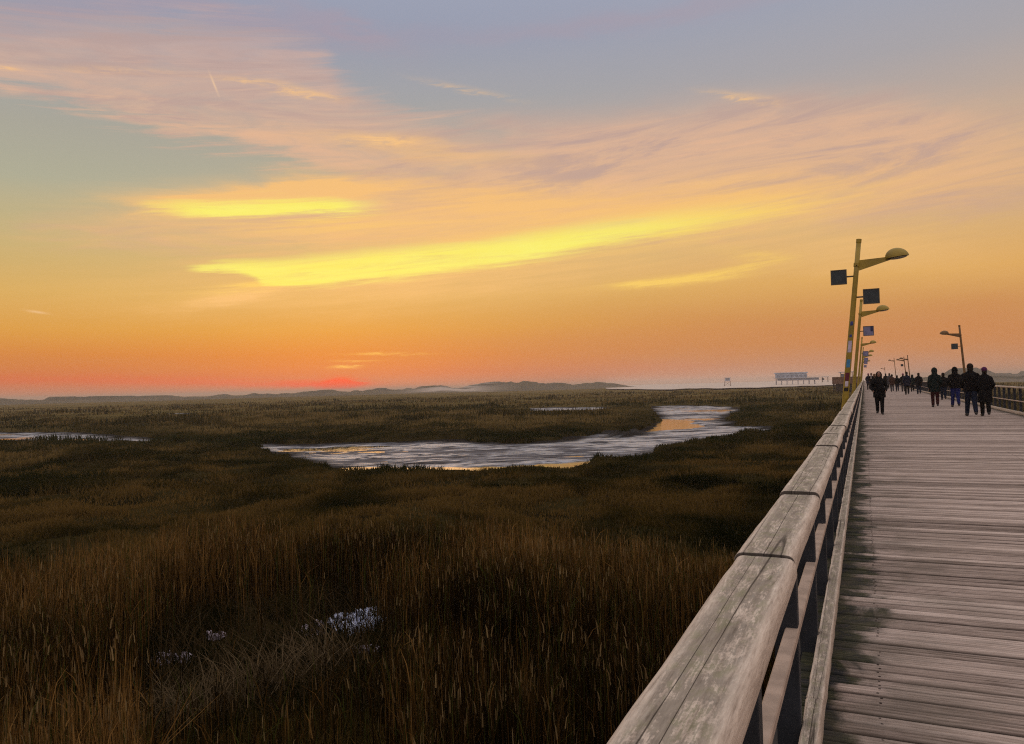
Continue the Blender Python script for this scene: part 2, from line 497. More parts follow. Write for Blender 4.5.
# ------------------------------------------------------------------ terrain
CREEK = [(-58.4, 59.2), (-50.15, 56.29), (-46.56, 58.43), (-42.17, 60.68), (-37.61, 62.32), (-31.81, 61.62), (-26.11, 58.87), (-24.73, 62.26), (-25.67, 71.1), (-23.87, 77.27), (-21.23, 69.93), (-20.45, 74.23), (-20.89, 80.66), (-23.33, 92.57), (-29.34, 115.35), (-36.98, 141.74), (-42.12, 163.21), (-33.87, 163.17), (-23.63, 153.22), (-19.4, 136.6), (-18.1, 113.41), (-15.68, 96.61), (-13.18, 87.86), (-8.94, 84.02), (-8.69, 73.22), (-11.69, 65.63), (-13.13, 58.37), (-13.09, 50.33), (-14.69, 47.37), (-15.07, 43.14), (-16.71, 40.69), (-19.2, 38.2), (-21.81, 36.68), (-23.88, 36.22), (-27.33, 36.42), (-30.91, 39.43), (-35.36, 42.36), (-41.8, 46.54), (-50.4, 52.9)]
POND = [(-143.37, 76.76), (-123.27, 74.53), (-107.73, 73.7), (-89.68, 68.15), (-71.99, 61.61), (-65.36, 55.92), (-75.17, 53.6), (-82.9, 55.53), (-92.76, 56.07), (-103.01, 55.14)]
FARPOOL = [(-68.9, 156.97), (-62.81, 161.17), (-53.25, 160.99), (-46.59, 149.9), (-42.85, 129.47), (-47.34, 126.26), (-55.38, 127.94)]
FARPOOL_B = [(-179.56, 153.81), (-174.2, 155.98), (-153.47, 145.37), (-146.98, 133.07), (-160.02, 137.97)]
GOLD = [(-21.58, 74.95), (-20.13, 78.96), (-16.82, 86.05), (-20.72, 99.52), (-26.14, 105.52), (-23.97, 92.61), (-21.66, 80.66)]
HUMP = [(-22.72, 70.91), (-23.36, 77.04), (-22.09, 77.88), (-23.48, 86.18), (-26.22, 100.34), (-24.71, 97.58), (-21.79, 84.15), (-20.37, 75.46), (-19.96, 69.63), (-20.71, 67.6)]
EDGEPOOL = [(-27.17, 36.21), (-30.66, 40.67), (-27.23, 41.33), (-22.62, 42.23), (-19.42, 44.33), (-17.23, 47.59), (-16.13, 48.45), (-14.89, 43.18), (-16.52, 40.23), (-18.99, 37.77), (-21.57, 36.28), (-23.62, 35.82)]
TRAIL = [(-8.86, 6.66), (-8.72, 7.14), (-8.48, 7.76), (-8.33, 8.26), (-8.1, 9.14), (-7.95, 9.91)]
HOLE = [(-13.54, 10.9), (-13.58, 12.48), (-11.63, 13.51), (-10.44, 13.58), (-9.21, 13.68), (-7.36, 11.37), (-6.3, 9.42), (-6.72, 8.35), (-7.65, 7.66), (-8.67, 7.42), (-11.17, 8.89)]
DARKL = [[(-80.61, 121.09), (-76.48, 126.99), (-68.25, 132.15), (-57.47, 139.29)], [(-41.58, 163.76), (-31.62, 162.52), (-23.34, 161.89), (-18.33, 173.95)], [(-53.63, 162.19), (-41.58, 163.76)], [(-78.14, 53.45), (-61.57, 50.98), (-52.33, 53.04)], [(-15.33, 96.04), (-15.82, 114.34), (-13.71, 129.83), (-11.7, 138.74)]]

def rough_sd(x, y, poly, amp, sc):
    return poly_sd(x, y, poly) + (fbm(x * sc, y * sc, 3, 5) - 0.5) * 2 * amp

def wet_sd(x, y):
    s = rough_sd(x, y, CREEK, 1.8, 0.3)
    s = np.minimum(s, rough_sd(x, y, POND, 0.8, 0.3))
    s = np.minimum(s, rough_sd(x, y, FARPOOL, 1.5, 0.1))
    s = np.minimum(s, rough_sd(x, y, FARPOOL_B, 1.5, 0.1))
    return s

def ground_z(x, y, sd=None):
    r = np.hypot(x, y)
    z = ZM + (fbm(x * 0.11, y * 0.11, 4, 1) - 0.5) * 0.5 + (fbm(x * 0.6, y * 0.6, 3, 2) - 0.5) * 0.16 * sstep(150, 60, r)
    z = z + (fbm(x * 0.35 + 40, y * 0.35, 3, 13) - 0.5) * 0.55 * sstep(15, 24, r) * sstep(220, 90, r)
    z = z + (fbm(x * 0.012, y * 0.012, 3, 3) - 0.5) * 0.9 * sstep(120, 300, r)
    if sd is None:
        sd = wet_sd(x, y)
    bank = sstep(1.1, -0.5, sd)
    return z * (1 - bank) + (ZW - 0.35) * bank

def dune_profile(az):
    """crest height in metres above the marsh over the azimuth (degrees right of the view axis)"""
    xs = [p[0] for p in DUNE_T]
    hs = [p[1] for p in DUNE_T]
    return np.interp(az, xs, hs)
DUNE_T = [(-36.99, 5.86), (-33.99, 6.07), (-28.49, 5.12), (-22.35, 3.66), (-18.37, 4.23), (-15.62, 4.85), (-13.5, 5.86), (-10.98, 5.99), (-8.41, 6.13), (-5.44, 7.51), (-3.57, 5.85), (-2.21, 8.78), (-0.93, 10.31), (0.21, 11.05), (1.71, 8.26), (2.84, 7.26), (3.96, 6.4), (5.09, 7.99), (6.58, 6.37), (7.69, 4.37), (8.65, 1.59), (9.52, 0), (10.97, 0.0), (25.0, 0.0), (27.02, 2.49), (28.21, 4.51), (29.37, 6.99), (30.51, 7.93), (31.5, 7.92), (32.16, 8.76), (32.7, 8.97), (33.33, 7.0), (33.64, 6.55), (33.96, 8.11), (35.29, 8.35), (37.72, 7.95)]

def build_ground():
    az = np.concatenate([np.arange(-180, -44, 4.0), np.arange(-44, 44, 0.2), np.arange(44, 180, 4.0)]) * D2R
    rr = [0.02, 1.0, 2.0, 3.0]
    while rr[-1] < 7000:
        rr.append(rr[-1] * (1.0075 if rr[-1] < 400 else 1.03))
    R_, A_ = np.meshgrid(np.array(rr), az, indexing='ij')
    th = A_ - YAW
    X, Y = R_ * np.sin(th), R_ * np.cos(th)
    Z = ground_z(X, Y)
    me = grid_mesh('ground', X, Y, Z, wrap=True)
    m, t, b = material('marsh_soil')
    pos = t.node('ShaderNodeNewGeometry').outputs['Position']
    px, py, pz = t.sep(pos)
    r = t.math('SQRT', t.mad(px, px, t.mul(py, py)))
    far = t.step(r, 70, 260)
    nA = t.noise(t.vmul(pos, (0.02, 0.02, 0.02)), 1.0, 6, 0.6)
    nB = t.noise(t.vmul(pos, (0.25, 0.25, 0.25)), 1.0, 5, 0.6)
    grass = t.ramp(t.mad(nB, 0.35, t.mul(nA, 0.65)), [(0.32, (0.045, 0.040, 0.014)), (0.46, (0.095, 0.075, 0.028)),
                                   (0.56, (0.15, 0.112, 0.045)), (0.68, (0.095, 0.085, 0.034))])
    soil = t.ramp(nB, [(0.35, (0.010, 0.008, 0.003)), (0.6, (0.032, 0.025, 0.009))])
    c = t.mix(far, soil, grass)
    t.put(b.inputs['Base Color'], c)
    b.inputs['Roughness'].default_value = 0.95
    b.inputs['Specular IOR Level'].default_value = 0.0
    structure(obj('ground', me, m))
build_ground()

# wet creek bed and the water lying in it
def mud_material():
    m, t, b = material('wet_mud')
    pos = t.node('ShaderNodeNewGeometry').outputs['Position']
    # ripples and drainage lines run across the creek's fall
    L = t.dot(pos, (math.cos(YAW), math.sin(YAW), 0))
    D = t.dot(pos, (-math.sin(YAW), math.cos(YAW), 0))
    rip = t.noise(t.xyz(t.mul(L, 0.30), t.mul(D, 0.75), 0.0), 1.0, 6, 0.66, 0.8)
    fine = t.noise(t.xyz(t.mul(L, 1.6), t.mul(D, 2.6), 2.0), 1.0, 5, 0.62)
    big = t.noise(t.xyz(t.mul(L, 0.055), t.mul(D, 0.16), 5.0), 1.0, 5, 0.6, 1.2)
    wet = t.step(t.mad(rip, 0.55, t.mul(big, 0.45)), 0.44, 0.55)
    c = t.mix(wet, (0.085, 0.085, 0.10, 1), (0.43, 0.47, 0.55, 1))
    c = t.mix(t.step(fine, 0.36, 0.62, 0.5, 0.0), c, (0.06, 0.058, 0.066, 1))
    vn = t.noise(t.xyz(t.mul(L, 0.05), t.mul(D, 0.20), 11.0), 1.0, 4, 0.6, 1.5)
    vein = t.step(t.math('ABSOLUTE', t.sub(vn, 0.5)), 0.030, 0.006)
    c = t.mix(t.mul(vein, 0.85), c, (0.022, 0.020, 0.022, 1))
    mar = t.sep(t.node('ShaderNodeVertexColor', layer_name='Col').outputs[0])[0]
    c = t.mix(t.mul(mar, 0.96), c, (0.014, 0.012, 0.010, 1))
    t.put(b.inputs['Base Color'], c)
    t.put(b.inputs['Roughness'], t.math('MAXIMUM', t.step(wet, 0, 1, 0.7, 0.34), t.mul(t.math('MAXIMUM', vein, mar), 0.9)))
    t.put(b.inputs['Specular IOR Level'], t.mul(t.step(wet, 0, 1, 0.15, 0.5), t.sub(1.0, t.mul(t.math('MAXIMUM', vein, mar), 0.9))))
    h = t.mad(rip, 0.7, t.mul(fine, 0.3))
    t.put(b.inputs['Normal'], t.bump(h, 1.0, 0.35))
    return m
def water_material():
    m, t, b = material('still_water')
    pos = t.node('ShaderNodeNewGeometry').outputs['Position']
    b.inputs['Base Color'].default_value = (0.02, 0.02, 0.02, 1)
    b.inputs['Roughness'].default_value = 0.06
    b.inputs['IOR'].default_value = 1.33
    n = t.noise(t.vmul(pos, (0.9, 2.2, 1.0)), 1.0, 3, 0.5)
    t.put(b.inputs['Normal'], t.bump(n, 0.8, 0.035))
    return m
MUD, WATER = mud_material(), water_material()

def build_creek():
    allp = np.array(CREEK + POND + FARPOOL + FARPOOL_B)
    for nm, polys, step in (('creek_bed', [CREEK], 0.55), ('pond_bed', [POND], 0.6), ('pool_bed', [FARPOOL], 1.5), ('pool_bed', [FARPOOL_B], 2.0)):
        a = np.array(sum(polys, []))
        x0, y0 = a.min(0) - 3
        x1, y1 = a.max(0) + 3
        xs, ys = np.arange(x0, x1, step), np.arange(y0, y1, step)
        X, Y = np.meshgrid(xs, ys)
        sd = np.min([poly_sd(X, Y, p) for p in polys], 0)
        La, De = X * math.cos(YAW) + Y * math.sin(YAW), -X * math.sin(YAW) + Y * math.cos(YAW)
        Z = ZW + 0.045 + (fbm(La * 0.10, De * 0.22, 5, 8) - 0.5) * 0.30 + (fbm(La * 0.5, De * 0.9, 3, 18) - 0.5) * 0.08 + sstep(-3, 1.5, sd) * 0.10
        dkm = np.clip(sstep(-2.6, -0.3, sd + (fbm(X * 0.4, Y * 0.4, 3, 28) - 0.5) * 3.0), 0, 1)
        if nm == 'creek_bed':
            for g in (GOLD, EDGEPOOL):
                gs = poly_sd(X, Y, g) + (fbm(X * 0.25, Y * 0.5, 3, 4) - 0.5) * 2.2
                Z = np.where(gs < 0.5, np.minimum(Z, ZW - 0.03), Z)
                Z = np.where((gs >= 0.5) & (gs < 2), np.maximum(Z, ZW + 0.01), Z)
            hs_ = poly_sd(X, Y, HUMP) + (fbm(X * 0.5, Y * 0.5, 3, 41) - 0.5) * 1.6
            Z = np.where(hs_ < 0.2, np.maximum(Z, ZW + 0.45 * sstep(0.3, -1.2, hs_)), Z)
            dkm = np.maximum(dkm, sstep(0.8, -0.2, hs_))
            # keep only cells near the creek
        keep = sd < 3.0
        idx = np.arange(X.size).reshape(X.shape)
        k4 = keep[:-1, :-1] | keep[1:, 1:] | keep[:-1, 1:] | keep[1:, :-1]
        q = np.stack([idx[:-1, :-1], idx[:-1, 1:], idx[1:, 1:], idx[1:, :-1]], -1)[k4]
        used, inv = np.unique(q, return_inverse=True)
        V = np.stack([X, Y, Z], -1).reshape(-1, 3)[used]
        me = np_mesh(nm, V, inv.reshape(-1), np.full(len(q), 4), np.repeat(dkm.reshape(-1, 1)[used], 3, 1), True)
        structure(obj(nm, me, MUD))
        if nm in ('creek_bed', 'pond_bed'):
            V2 = V.copy()
            V2[:, 2] = ZW
            structure(obj('water', np_mesh('water', V2, inv.reshape(-1), np.full(len(q), 4), None, True), WATER))
build_creek()

# far beach and the sea behind it
def sector(name, a0, a1, r0, r1, z, n=60, m=10, wob=0.0):
    az = np.linspace(a0, a1, n) * D2R
    f = np.linspace(0, 1, m)
    A_, F_ = np.meshgrid(az, f)
    taper = np.sin(np.linspace(0, math.pi, n)) ** 0.4
    ra = r0 * (1 + wob * (fbm(az * 40, az * 0 + 3, 3, 2) - 0.5))[None, :] + (1 - taper)[None, :] * 300
    R_ = ra * (r1 / ra) ** F_
    th = A_ - YAW
    return grid_mesh(name, R_ * np.sin(th), R_ * np.cos(th), np.full(A_.shape, z))
SAND = simple('pale_sand', (0.55, 0.48, 0.42), 0.9, 0.12, 0.02)
structure(obj('beach', sector('beach', 7, 27, 450, 3500, ZM + 0.75, 80, 12, 0.3), SAND))

# dunes along the horizon
def build_dunes():
    m, t, b = material('dune_grass')
    pos = t.node('ShaderNodeNewGeometry').outputs['Position']
    n = t.noise(t.vmul(pos, (0.012, 0.012, 0.05)), 1.0, 6, 0.6)
    n2 = t.noise(t.vmul(pos, (0.006, 0.006, 0.10)), 1.0, 4, 0.55)
    c = t.ramp(n, [(0.35, (0.018, 0.022, 0.010)), (0.6, (0.055, 0.050, 0.024))])
    at = t.node('ShaderNodeVertexColor', layer_name='Col').outputs[0]
    sandy = t.mul(t.sep(at)[0], t.step(n2, 0.40, 0.50))
    c = t.mix(sandy, c, (0.40, 0.35, 0.31, 1))
    t.put(b.inputs['Base Color'], c)
    b.inputs['Roughness'].default_value = 0.95
    for nm, a0, a1, rc in (('dunes', -46, 13.5, 1100), ('dunes', 25.5, 60, 760)):
        az = np.arange(a0, a1, 0.07)
        f = np.linspace(-1, 1, 41)
        F_, A_ = np.meshgrid(f, az, indexing='ij')
        th = A_ * D2R - YAW
        wx, wy = np.sin(th), np.cos(th)
        r = rc + F_ * 260 + 60 * (fbm(A_ * 0.2, A_ * 0 + 1, 3, 6) - 0.5)
        X, Y = r * wx, r * wy
        h = dune_profile(A_)
        prof = np.cos(F_ * math.pi / 2) ** 1.3
        bumps = 0.45 + 1.1 * fbm(X * 0.02, Y * 0.02, 4, 12) * (1 - 0.5 * np.abs(F_))
        crest = np.exp(-(F_ / 0.16) ** 2)
        Z = ZM - 1.0 + (h + 1.0) * np.maximum(prof * 0.62 * bumps, crest * (1.05 + 1.5 * (fbm(A_ * 0.9, A_ * 0 + F_ * 2, 4, 9) - 0.5)))
        Z = np.minimum(Z, ZM + h * 1.35 + 0.1)
        sandm = 1.2 * np.exp(-((A_ + 4.6) / 2.6) ** 2) + 0.25 * np.exp(-((A_ - 36) / 6) ** 2)
        col = np.zeros((A_.size, 3)) + np.clip(sandm, 0, 1).reshape(-1, 1)
        structure(obj(nm, grid_mesh(nm, X, Y, Z, col), m))
build_dunes()

# ------------------------------------------------------------------ vegetation
def leaf_material(name, trans=0.35):
    m = bpy.data.materials.new(name)
    m.use_nodes = True
    nt = m.node_tree
    nt.nodes.clear()
    t = Tree(nt)
    col = t.node('ShaderNodeVertexColor', layer_name='Col').outputs[0]
    d = t.node('ShaderNodeBsdfDiffuse')
    tr = t.node('ShaderNodeBsdfTranslucent')
    t.put(d.inputs[0], col)
    t.put(tr.inputs[0], col)
    mx = t.node('ShaderNodeMixShader')
    mx.inputs[0].default_value = trans
    nt.links.new(d.outputs[0], mx.inputs[1])
    nt.links.new(tr.outputs[0], mx.inputs[2])
    out = t.node('ShaderNodeOutputMaterial')
    nt.links.new(mx.outputs[0], out.inputs[0])
    return m

def blades(name, x, y, z, h, w, lean, laz, col, tip, mat):
    n = len(x)
    fa = RNG.uniform(0, 2 * math.pi, n)
    cx, cy = np.cos(fa) * w / 2, np.sin(fa) * w / 2
    lx, ly = np.cos(laz) * lean * h, np.sin(laz) * lean * h
    hz = h * np.sqrt(np.clip(1 - lean ** 2 * 0.8, 0.05, 1))
    V = np.empty((n, 5, 3))
    V[:, 0] = np.stack([x - cx, y - cy, z - 0.04], 1)
    V[:, 1] = np.stack([x + cx, y + cy, z - 0.04], 1)
    mx_, my_ = x + lx * 0.38, y + ly * 0.38
    V[:, 2] = np.stack([mx_ + cx * 0.8, my_ + cy * 0.8, z + hz * 0.6], 1)
    V[:, 3] = np.stack([mx_ - cx * 0.8, my_ - cy * 0.8, z + hz * 0.6], 1)
    V[:, 4] = np.stack([x + lx, y + ly, z + hz], 1)
    o = (np.arange(n) * 5)[:, None]
    L = np.concatenate([o + 0, o + 1, o + 2, o + 3, o + 3, o + 2, o + 4], 1).ravel()
    S = np.tile([4, 3], n)
    C = np.empty((n, 5, 3))
    C[:, :4] = col[:, None, :]
    C[:, 4] = tip
    return obj(name, np_mesh(name, V.reshape(-1, 3), L, S, C.reshape(-1, 3)), mat)

GRASS = leaf_material('marsh_leaf')
def scatter(n, r0, r1, a0=-40.0, a1=40.0, p=1.0):
    u = RNG.random(n)
    if p == 0:
        r = r0 * (r1 / r0) ** u
    else:
        r = (r0 ** p + (r1 ** p - r0 ** p) * u) ** (1 / p)
    th = RNG.uniform(a0, a1, n) * D2R - YAW
    return r * np.sin(th), r * np.cos(th), r, th

def under_pier(x, y):
    return (x > -0.55) & (x < 5.3)

def pick(pal, k):
    """pal: list of colours, k in 0..1"""
    pal = np.array(pal)
    f = np.clip(k, 0, 0.999) * (len(pal) - 1)
    i = f.astype(int)
    f = (f - i)[:, None]
    return pal[i] * (1 - f) + pal[i + 1] * f

def reed_mask(x, y):
    """tall reeds stand close to the pier, thinned out where they were flattened"""
    r = np.hypot(x, y)
    th = np.degrees(np.arctan2(x, y)) + YAW / D2R
    edge = np.interp(th, [-45, -30, -25.5, -24.5, -20, -10, 0, 6, 12, 20, 30], [20, 18.3, 17.8, 19.3, 19.8, 19.4, 18.2, 17.2, 15.6, 14.5, 14])
    edge = edge + (fbm(x * 0.35, y * 0.35, 3, 21) - 0.5) * 3.0
    k = sstep(edge + 0.9, edge - 0.5, r)
    sparse = sstep(-27.5, -25, th + (fbm(x * 0.4, y * 0.4, 3, 33) - 0.5) * 8) * sstep(-7, -12, th + (fbm(x * 0.4, y * 0.4, 3, 34) - 0.5) * 10) * sstep(16.5, 14.5, r)
    k = k * (1 - 0.80 * sparse)
    hole = sstep(-0.8, 0.9, poly_sd(x, y, HOLE) + (fbm(x * 0.5, y * 0.5, 3, 31) - 0.5) * 2.0)
    k = k * (0.07 + 0.93 * hole)
    k = k * (0.15 + 0.85 * sstep(0.25, 0.75, line_d(x, y, TRAIL) + (fbm(x * 2, y * 2, 2, 3) - .5) * 0.4))
    return k

def build_vegetation():
    # reeds
    x, y, r, th = scatter(260000, 5.0, 24.0, -41, 33, 1.5)
    k = reed_mask(x, y) * np.clip(0.15 + 0.95 * sstep(0.3, 0.65, fbm(x * 0.9, y * 0.9, 3, 44)), 0, 1) * 0.62
    ok = (RNG.random(len(x)) < k) & ~under_pier(x, y)
    x, y, r = x[ok], y[ok], r[ok]
    n = len(x)
    thd = np.degrees(np.arctan2(x, y)) + YAW / D2R
    h = (1.25 + 0.55 * fbm(x * 0.3, y * 0.3, 3, 50)) * RNG.uniform(0.72, 1.08, n)
    thin = sstep(-27, -24, thd) * sstep(-8, -12, thd) * sstep(15.5, 12.5, r)
    h = h * (1 - 0.42 * thin) * np.where(RNG.random(n) < 0.12, RNG.uniform(0.5, 0.8, n), 1.0)
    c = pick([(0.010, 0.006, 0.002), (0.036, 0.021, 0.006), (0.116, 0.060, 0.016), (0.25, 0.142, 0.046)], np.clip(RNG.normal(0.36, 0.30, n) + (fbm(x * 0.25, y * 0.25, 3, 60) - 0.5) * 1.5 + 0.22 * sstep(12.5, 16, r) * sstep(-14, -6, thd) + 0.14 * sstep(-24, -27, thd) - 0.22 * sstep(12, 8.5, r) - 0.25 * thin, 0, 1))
    green = (RNG.random(n) < 0.10)[:, None]
    c = np.where(green, np.array([[0.05, 0.055, 0.012]]), c)
    z = ground_z(x, y)
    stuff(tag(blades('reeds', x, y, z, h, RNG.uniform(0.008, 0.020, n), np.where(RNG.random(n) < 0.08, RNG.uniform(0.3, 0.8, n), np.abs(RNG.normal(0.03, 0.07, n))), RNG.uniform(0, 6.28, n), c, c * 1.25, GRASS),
              'tall dry ochre reeds standing close to the pier', 'reeds'))
    # side leaves, and stems snapped over by the wind
    q = np.flatnonzero(RNG.random(n) < 0.42)
    f_ = RNG.uniform(0.35, 0.8, len(q))
    stuff(tag(blades('reed_leaves', x[q], y[q], z[q] + h[q] * f_, RNG.uniform(0.22, 0.55, len(q)), RNG.uniform(0.008, 0.018, len(q)), RNG.uniform(0.35, 0.95, len(q)), RNG.uniform(0, 6.28, len(q)), c[q] * 1.05, c[q] * 1.2, GRASS),
              'narrow drooping leaves hanging off the dry reed stems', 'reed leaves'))
    # seed heads: short thick blades at the tips of part of the reeds, drooping
    s = RNG.random(n) < 0.13
    xs, ys, zs, hs = x[s], y[s], z[s], h[s]
    cs = pick([(0.06, 0.038, 0.016), (0.15, 0.10, 0.045), (0.26, 0.19, 0.09)], RNG.random(len(xs)))
    stuff(tag(blades('reed_plumes', xs, ys, zs + hs * 0.88, RNG.uniform(0.08, 0.15, len(xs)), RNG.uniform(0.010, 0.019, len(xs)), RNG.uniform(0.0, 0.5, len(xs)), RNG.uniform(0, 6.28, len(xs)), cs, cs * 1.1, GRASS),
              'pale feathery seed plumes at the tips of the dry reeds', 'reed plumes'))
    # flattened stems on the trail and in the hollow
    x, y, r, th = scatter(32000, 6.0, 17.0, -40, 12, 1.5)
    d = line_d(x, y, TRAIL)
    inh = poly_sd(x, y, HOLE)
    ok = ((d < 0.45) & (RNG.random(len(x)) < 0.9)) | ((inh < 0.3) & (RNG.random(len(x)) < 0.22))
    x, y, d = x[ok], y[ok], d[ok]
    n = len(x)
    c = pick([(0.020, 0.013, 0.005), (0.055, 0.037, 0.017), (0.17, 0.125, 0.072)], RNG.random(n) * 0.55 + 0.45 * (d < 0.38))
    stuff(tag(blades('flattened_reeds', x, y, ground_z(x, y) + RNG.uniform(0.05, 0.30, n), RNG.uniform(0.4, 1.0, n), RNG.uniform(0.008, 0.02, n), RNG.uniform(0.85, 1.08, n), RNG.normal(2.6, 0.9, n), c, c, GRASS),
              'bent and flattened pale reed stems lying in a dark hollow', 'flattened reeds'))
    # low salt-marsh herbs, denser near, wider blades with distance so that they stay tufts
    parts = []
    for (cnt, r0, r1, p) in ((190000, 9.0, 34.0, 1.3), (200000, 30.0, 80.0, 0.6), (100000, 70.0, 190.0, 0.0), (45000, 180, 420, 0)):
        parts.append(scatter(cnt, r0, r1, -41, 41, p))
    x = np.concatenate([q[0] for q in parts])
    y = np.concatenate([q[1] for q in parts])
    r = np.hypot(x, y)
    sd = wet_sd(x, y)
    clump = fbm(x * 0.55, y * 0.55, 4, 70) * sstep(120, 40, r) + fbm(x * 0.12, y * 0.12, 3, 71) * sstep(40, 120, r)
    ok = (sd > 0.25) & ~under_pier(x, y) & (RNG.random(len(x)) < 0.40 + 0.65 * sstep(0.36, 0.6, clump)) & (RNG.random(len(x)) > 0.75 * reed_mask(x, y))
    x, y, r, sd, clump = x[ok], y[ok], r[ok], sd[ok], clump[ok]
    n = len(x)
    dl = np.min([line_d(x, y, q) for q in DARKL], 0)
    z = ground_z(x, y, sd)
    h = (0.13 + (0.30 + 0.25 * sstep(45, 100, r)) * sstep(0.36, 0.66, clump)) * RNG.uniform(0.6, 1.15, n)
    h = np.where(sd < 9, np.minimum(h, 0.42), h)
    w = np.maximum(RNG.uniform(0.008, 0.03, n), r * RNG.uniform(0.0006, 0.0014, n))
    big = fbm(x * 0.035, y * 0.06, 4, 80)
    kk = np.clip(0.5 + (big - 0.5) * 2.2 + (fbm(x * 0.35, y * 0.35, 3, 81) - 0.5) * 2.6 + RNG.normal(0, 0.12, n), 0, 1)
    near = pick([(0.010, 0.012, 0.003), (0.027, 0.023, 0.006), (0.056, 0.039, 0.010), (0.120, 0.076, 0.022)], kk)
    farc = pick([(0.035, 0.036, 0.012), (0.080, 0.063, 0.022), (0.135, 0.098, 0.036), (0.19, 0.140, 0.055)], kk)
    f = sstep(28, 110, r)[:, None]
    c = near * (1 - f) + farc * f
    bankg = (sstep(7, 0.5, sd) * 0.75)[:, None]
    c = c * (1 - bankg) + np.array([[0.018, 0.023, 0.007]]) * bankg
    shr = sstep(0.60, 0.68, fbm(x * 0.10 + 9, y * 0.10, 3, 90)) * sstep(24, 40, r) * sstep(12, 16, sd + 8)
    h = h * (1 + 1.1 * shr)
    c = c * (1 - 0.7 * shr[:, None]) + np.array([[0.016, 0.020, 0.006]]) * 0.7 * shr[:, None]
    dk = sstep(4.5, 1.5, dl)
    h = np.where(dk > 0.3, h * (1 + 0.9 * dk), h)
    c = c * (1 - 0.85 * dk[:, None]) + np.array([[0.030, 0.034, 0.012]]) * 0.85 * dk[:, None]
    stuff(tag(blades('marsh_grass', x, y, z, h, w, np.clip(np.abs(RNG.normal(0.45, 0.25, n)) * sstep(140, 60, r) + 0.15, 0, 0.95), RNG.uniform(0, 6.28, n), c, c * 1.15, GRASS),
              'low brown and green salt marsh grass covering the flats', 'marsh grass'))
build_vegetation()

# pale icy patches among the reeds
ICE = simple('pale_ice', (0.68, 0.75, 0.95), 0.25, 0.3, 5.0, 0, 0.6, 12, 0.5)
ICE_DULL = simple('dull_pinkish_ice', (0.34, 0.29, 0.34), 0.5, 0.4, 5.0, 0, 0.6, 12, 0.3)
def ice_patch(cx, cy, rx, ry, h, label, seed, pieces, mat):
    rnd = random.Random(seed)
    bm = bmesh.new()
    zg = lambda u, v: float(ground_z(np.array([u]), np.array([v]))[0])
    c0 = bm.verts.new((cx, cy, zg(cx, cy) + 0.03))
    prev = None
    for m_, f in enumerate((0.35, 0.7, 1.0)):
        ring, under = [], []
        for i in range(18):
            a = 2 * math.pi * i / 18
            k_ = f * (1 if m_ < 2 else rnd.uniform(0.72, 1.3))
            u, v = cx + rx * k_ * math.cos(a), cy + ry * 1.2 * k_ * math.sin(a)
            ring.append(bm.verts.new((u, v, zg(u, v) + 0.03 + rnd.uniform(-0.01, 0.02))))
        for i in range(18):
            j = (i + 1) % 18
            if prev is None:
                bm.faces.new((c0, ring[i], ring[j]))
            elif rnd.random() > 0.25:
                bm.faces.new((prev[i], ring[i], ring[j], prev[j]))
        prev = ring
    bmesh.ops.delete(bm, geom=[v for v in bm.verts if not v.link_faces], context='VERTS')
    bmesh.ops.solidify(bm, geom=bm.faces[:], thickness=0.012)
    for k in range(pieces * 4):
        a = rnd.uniform(0, 6.28)
        q = rnd.random() ** 0.6
        px, py = cx + rx * q * math.cos(a), cy + ry * q * math.sin(a)
        s = rnd.uniform(0.02, 0.07)
        zz = float(ground_z(np.array([px]), np.array([py]))[0])
        n = 9
        lift = rnd.choice((0.02, 0.03, 0.05, 0.10)) * (1 - q * 0.6)
        top, bot = [], []
        tx, ty = rnd.uniform(-0.5, 0.5), rnd.uniform(-0.7, 0.3)
        for i in range(n):
            t_ = 2 * math.pi * i / n
            rr = s * rnd.uniform(0.5, 1.25)
            ox, oy = rr * math.cos(t_), rr * math.sin(t_)
            top.append(bm.verts.new((px + ox, py + oy, zz + h * 0.5 * rnd.uniform(0.3, 1.1) + ox * tx + oy * ty + lift)))
            bot.append(bm.verts.new((px + ox * 1.1, py + oy * 1.1, zz + 0.015)))
        c = bm.verts.new((px, py, zz + h * 0.5 + lift))
        for i in range(n):
            j = (i + 1) % n
            bm.faces.new((top[i], top[j], c))
            bm.faces.new((bot[i], bot[j], top[j], top[i]))
        bm.faces.new(list(reversed(bot)))
    return tag(obj_bm('ice_patch', bm, mat), label, 'ice patch', 'icy patches among the reeds')
ICES = [(-9.03, 12.0, 0.49, 0.52, 0.34, 26, 'largest bluish white icy patch lying low among the reeds'), (-9.19, 12.72, 0.16, 0.17, 0.22, 8, 'small bluish white icy patch rising just behind the largest patch'), (-7.99, 10.92, 0.23, 0.19, 0.12, 4, 'thin pale streak of ice just in front of the largest icy patch'), (-9.58, 11.73, 0.39, 0.41, 0.1, 6, 'scattered greyish icy crumbs left of the largest icy patch'), (-10.95, 9.44, 0.32, 0.34, 0.14, 7, 'pinkish pale icy patch at the left side of the dark hollow'), (-11.29, 10.72, 0.16, 0.14, 0.16, 3, 'short pale icy strip lying alone in the dark hollow'), (-9.63, 6.98, 0.17, 0.16, 0.2, 5, 'little bluish icy patch at the bottom left of the marsh')]
for i, (cx, cy, rx, ry, h, pc, lab) in enumerate(ICES):
    ice_patch(cx, cy, rx, ry, h, lab, 100 + i, pc, ICE if i < 2 else ICE_DULL)

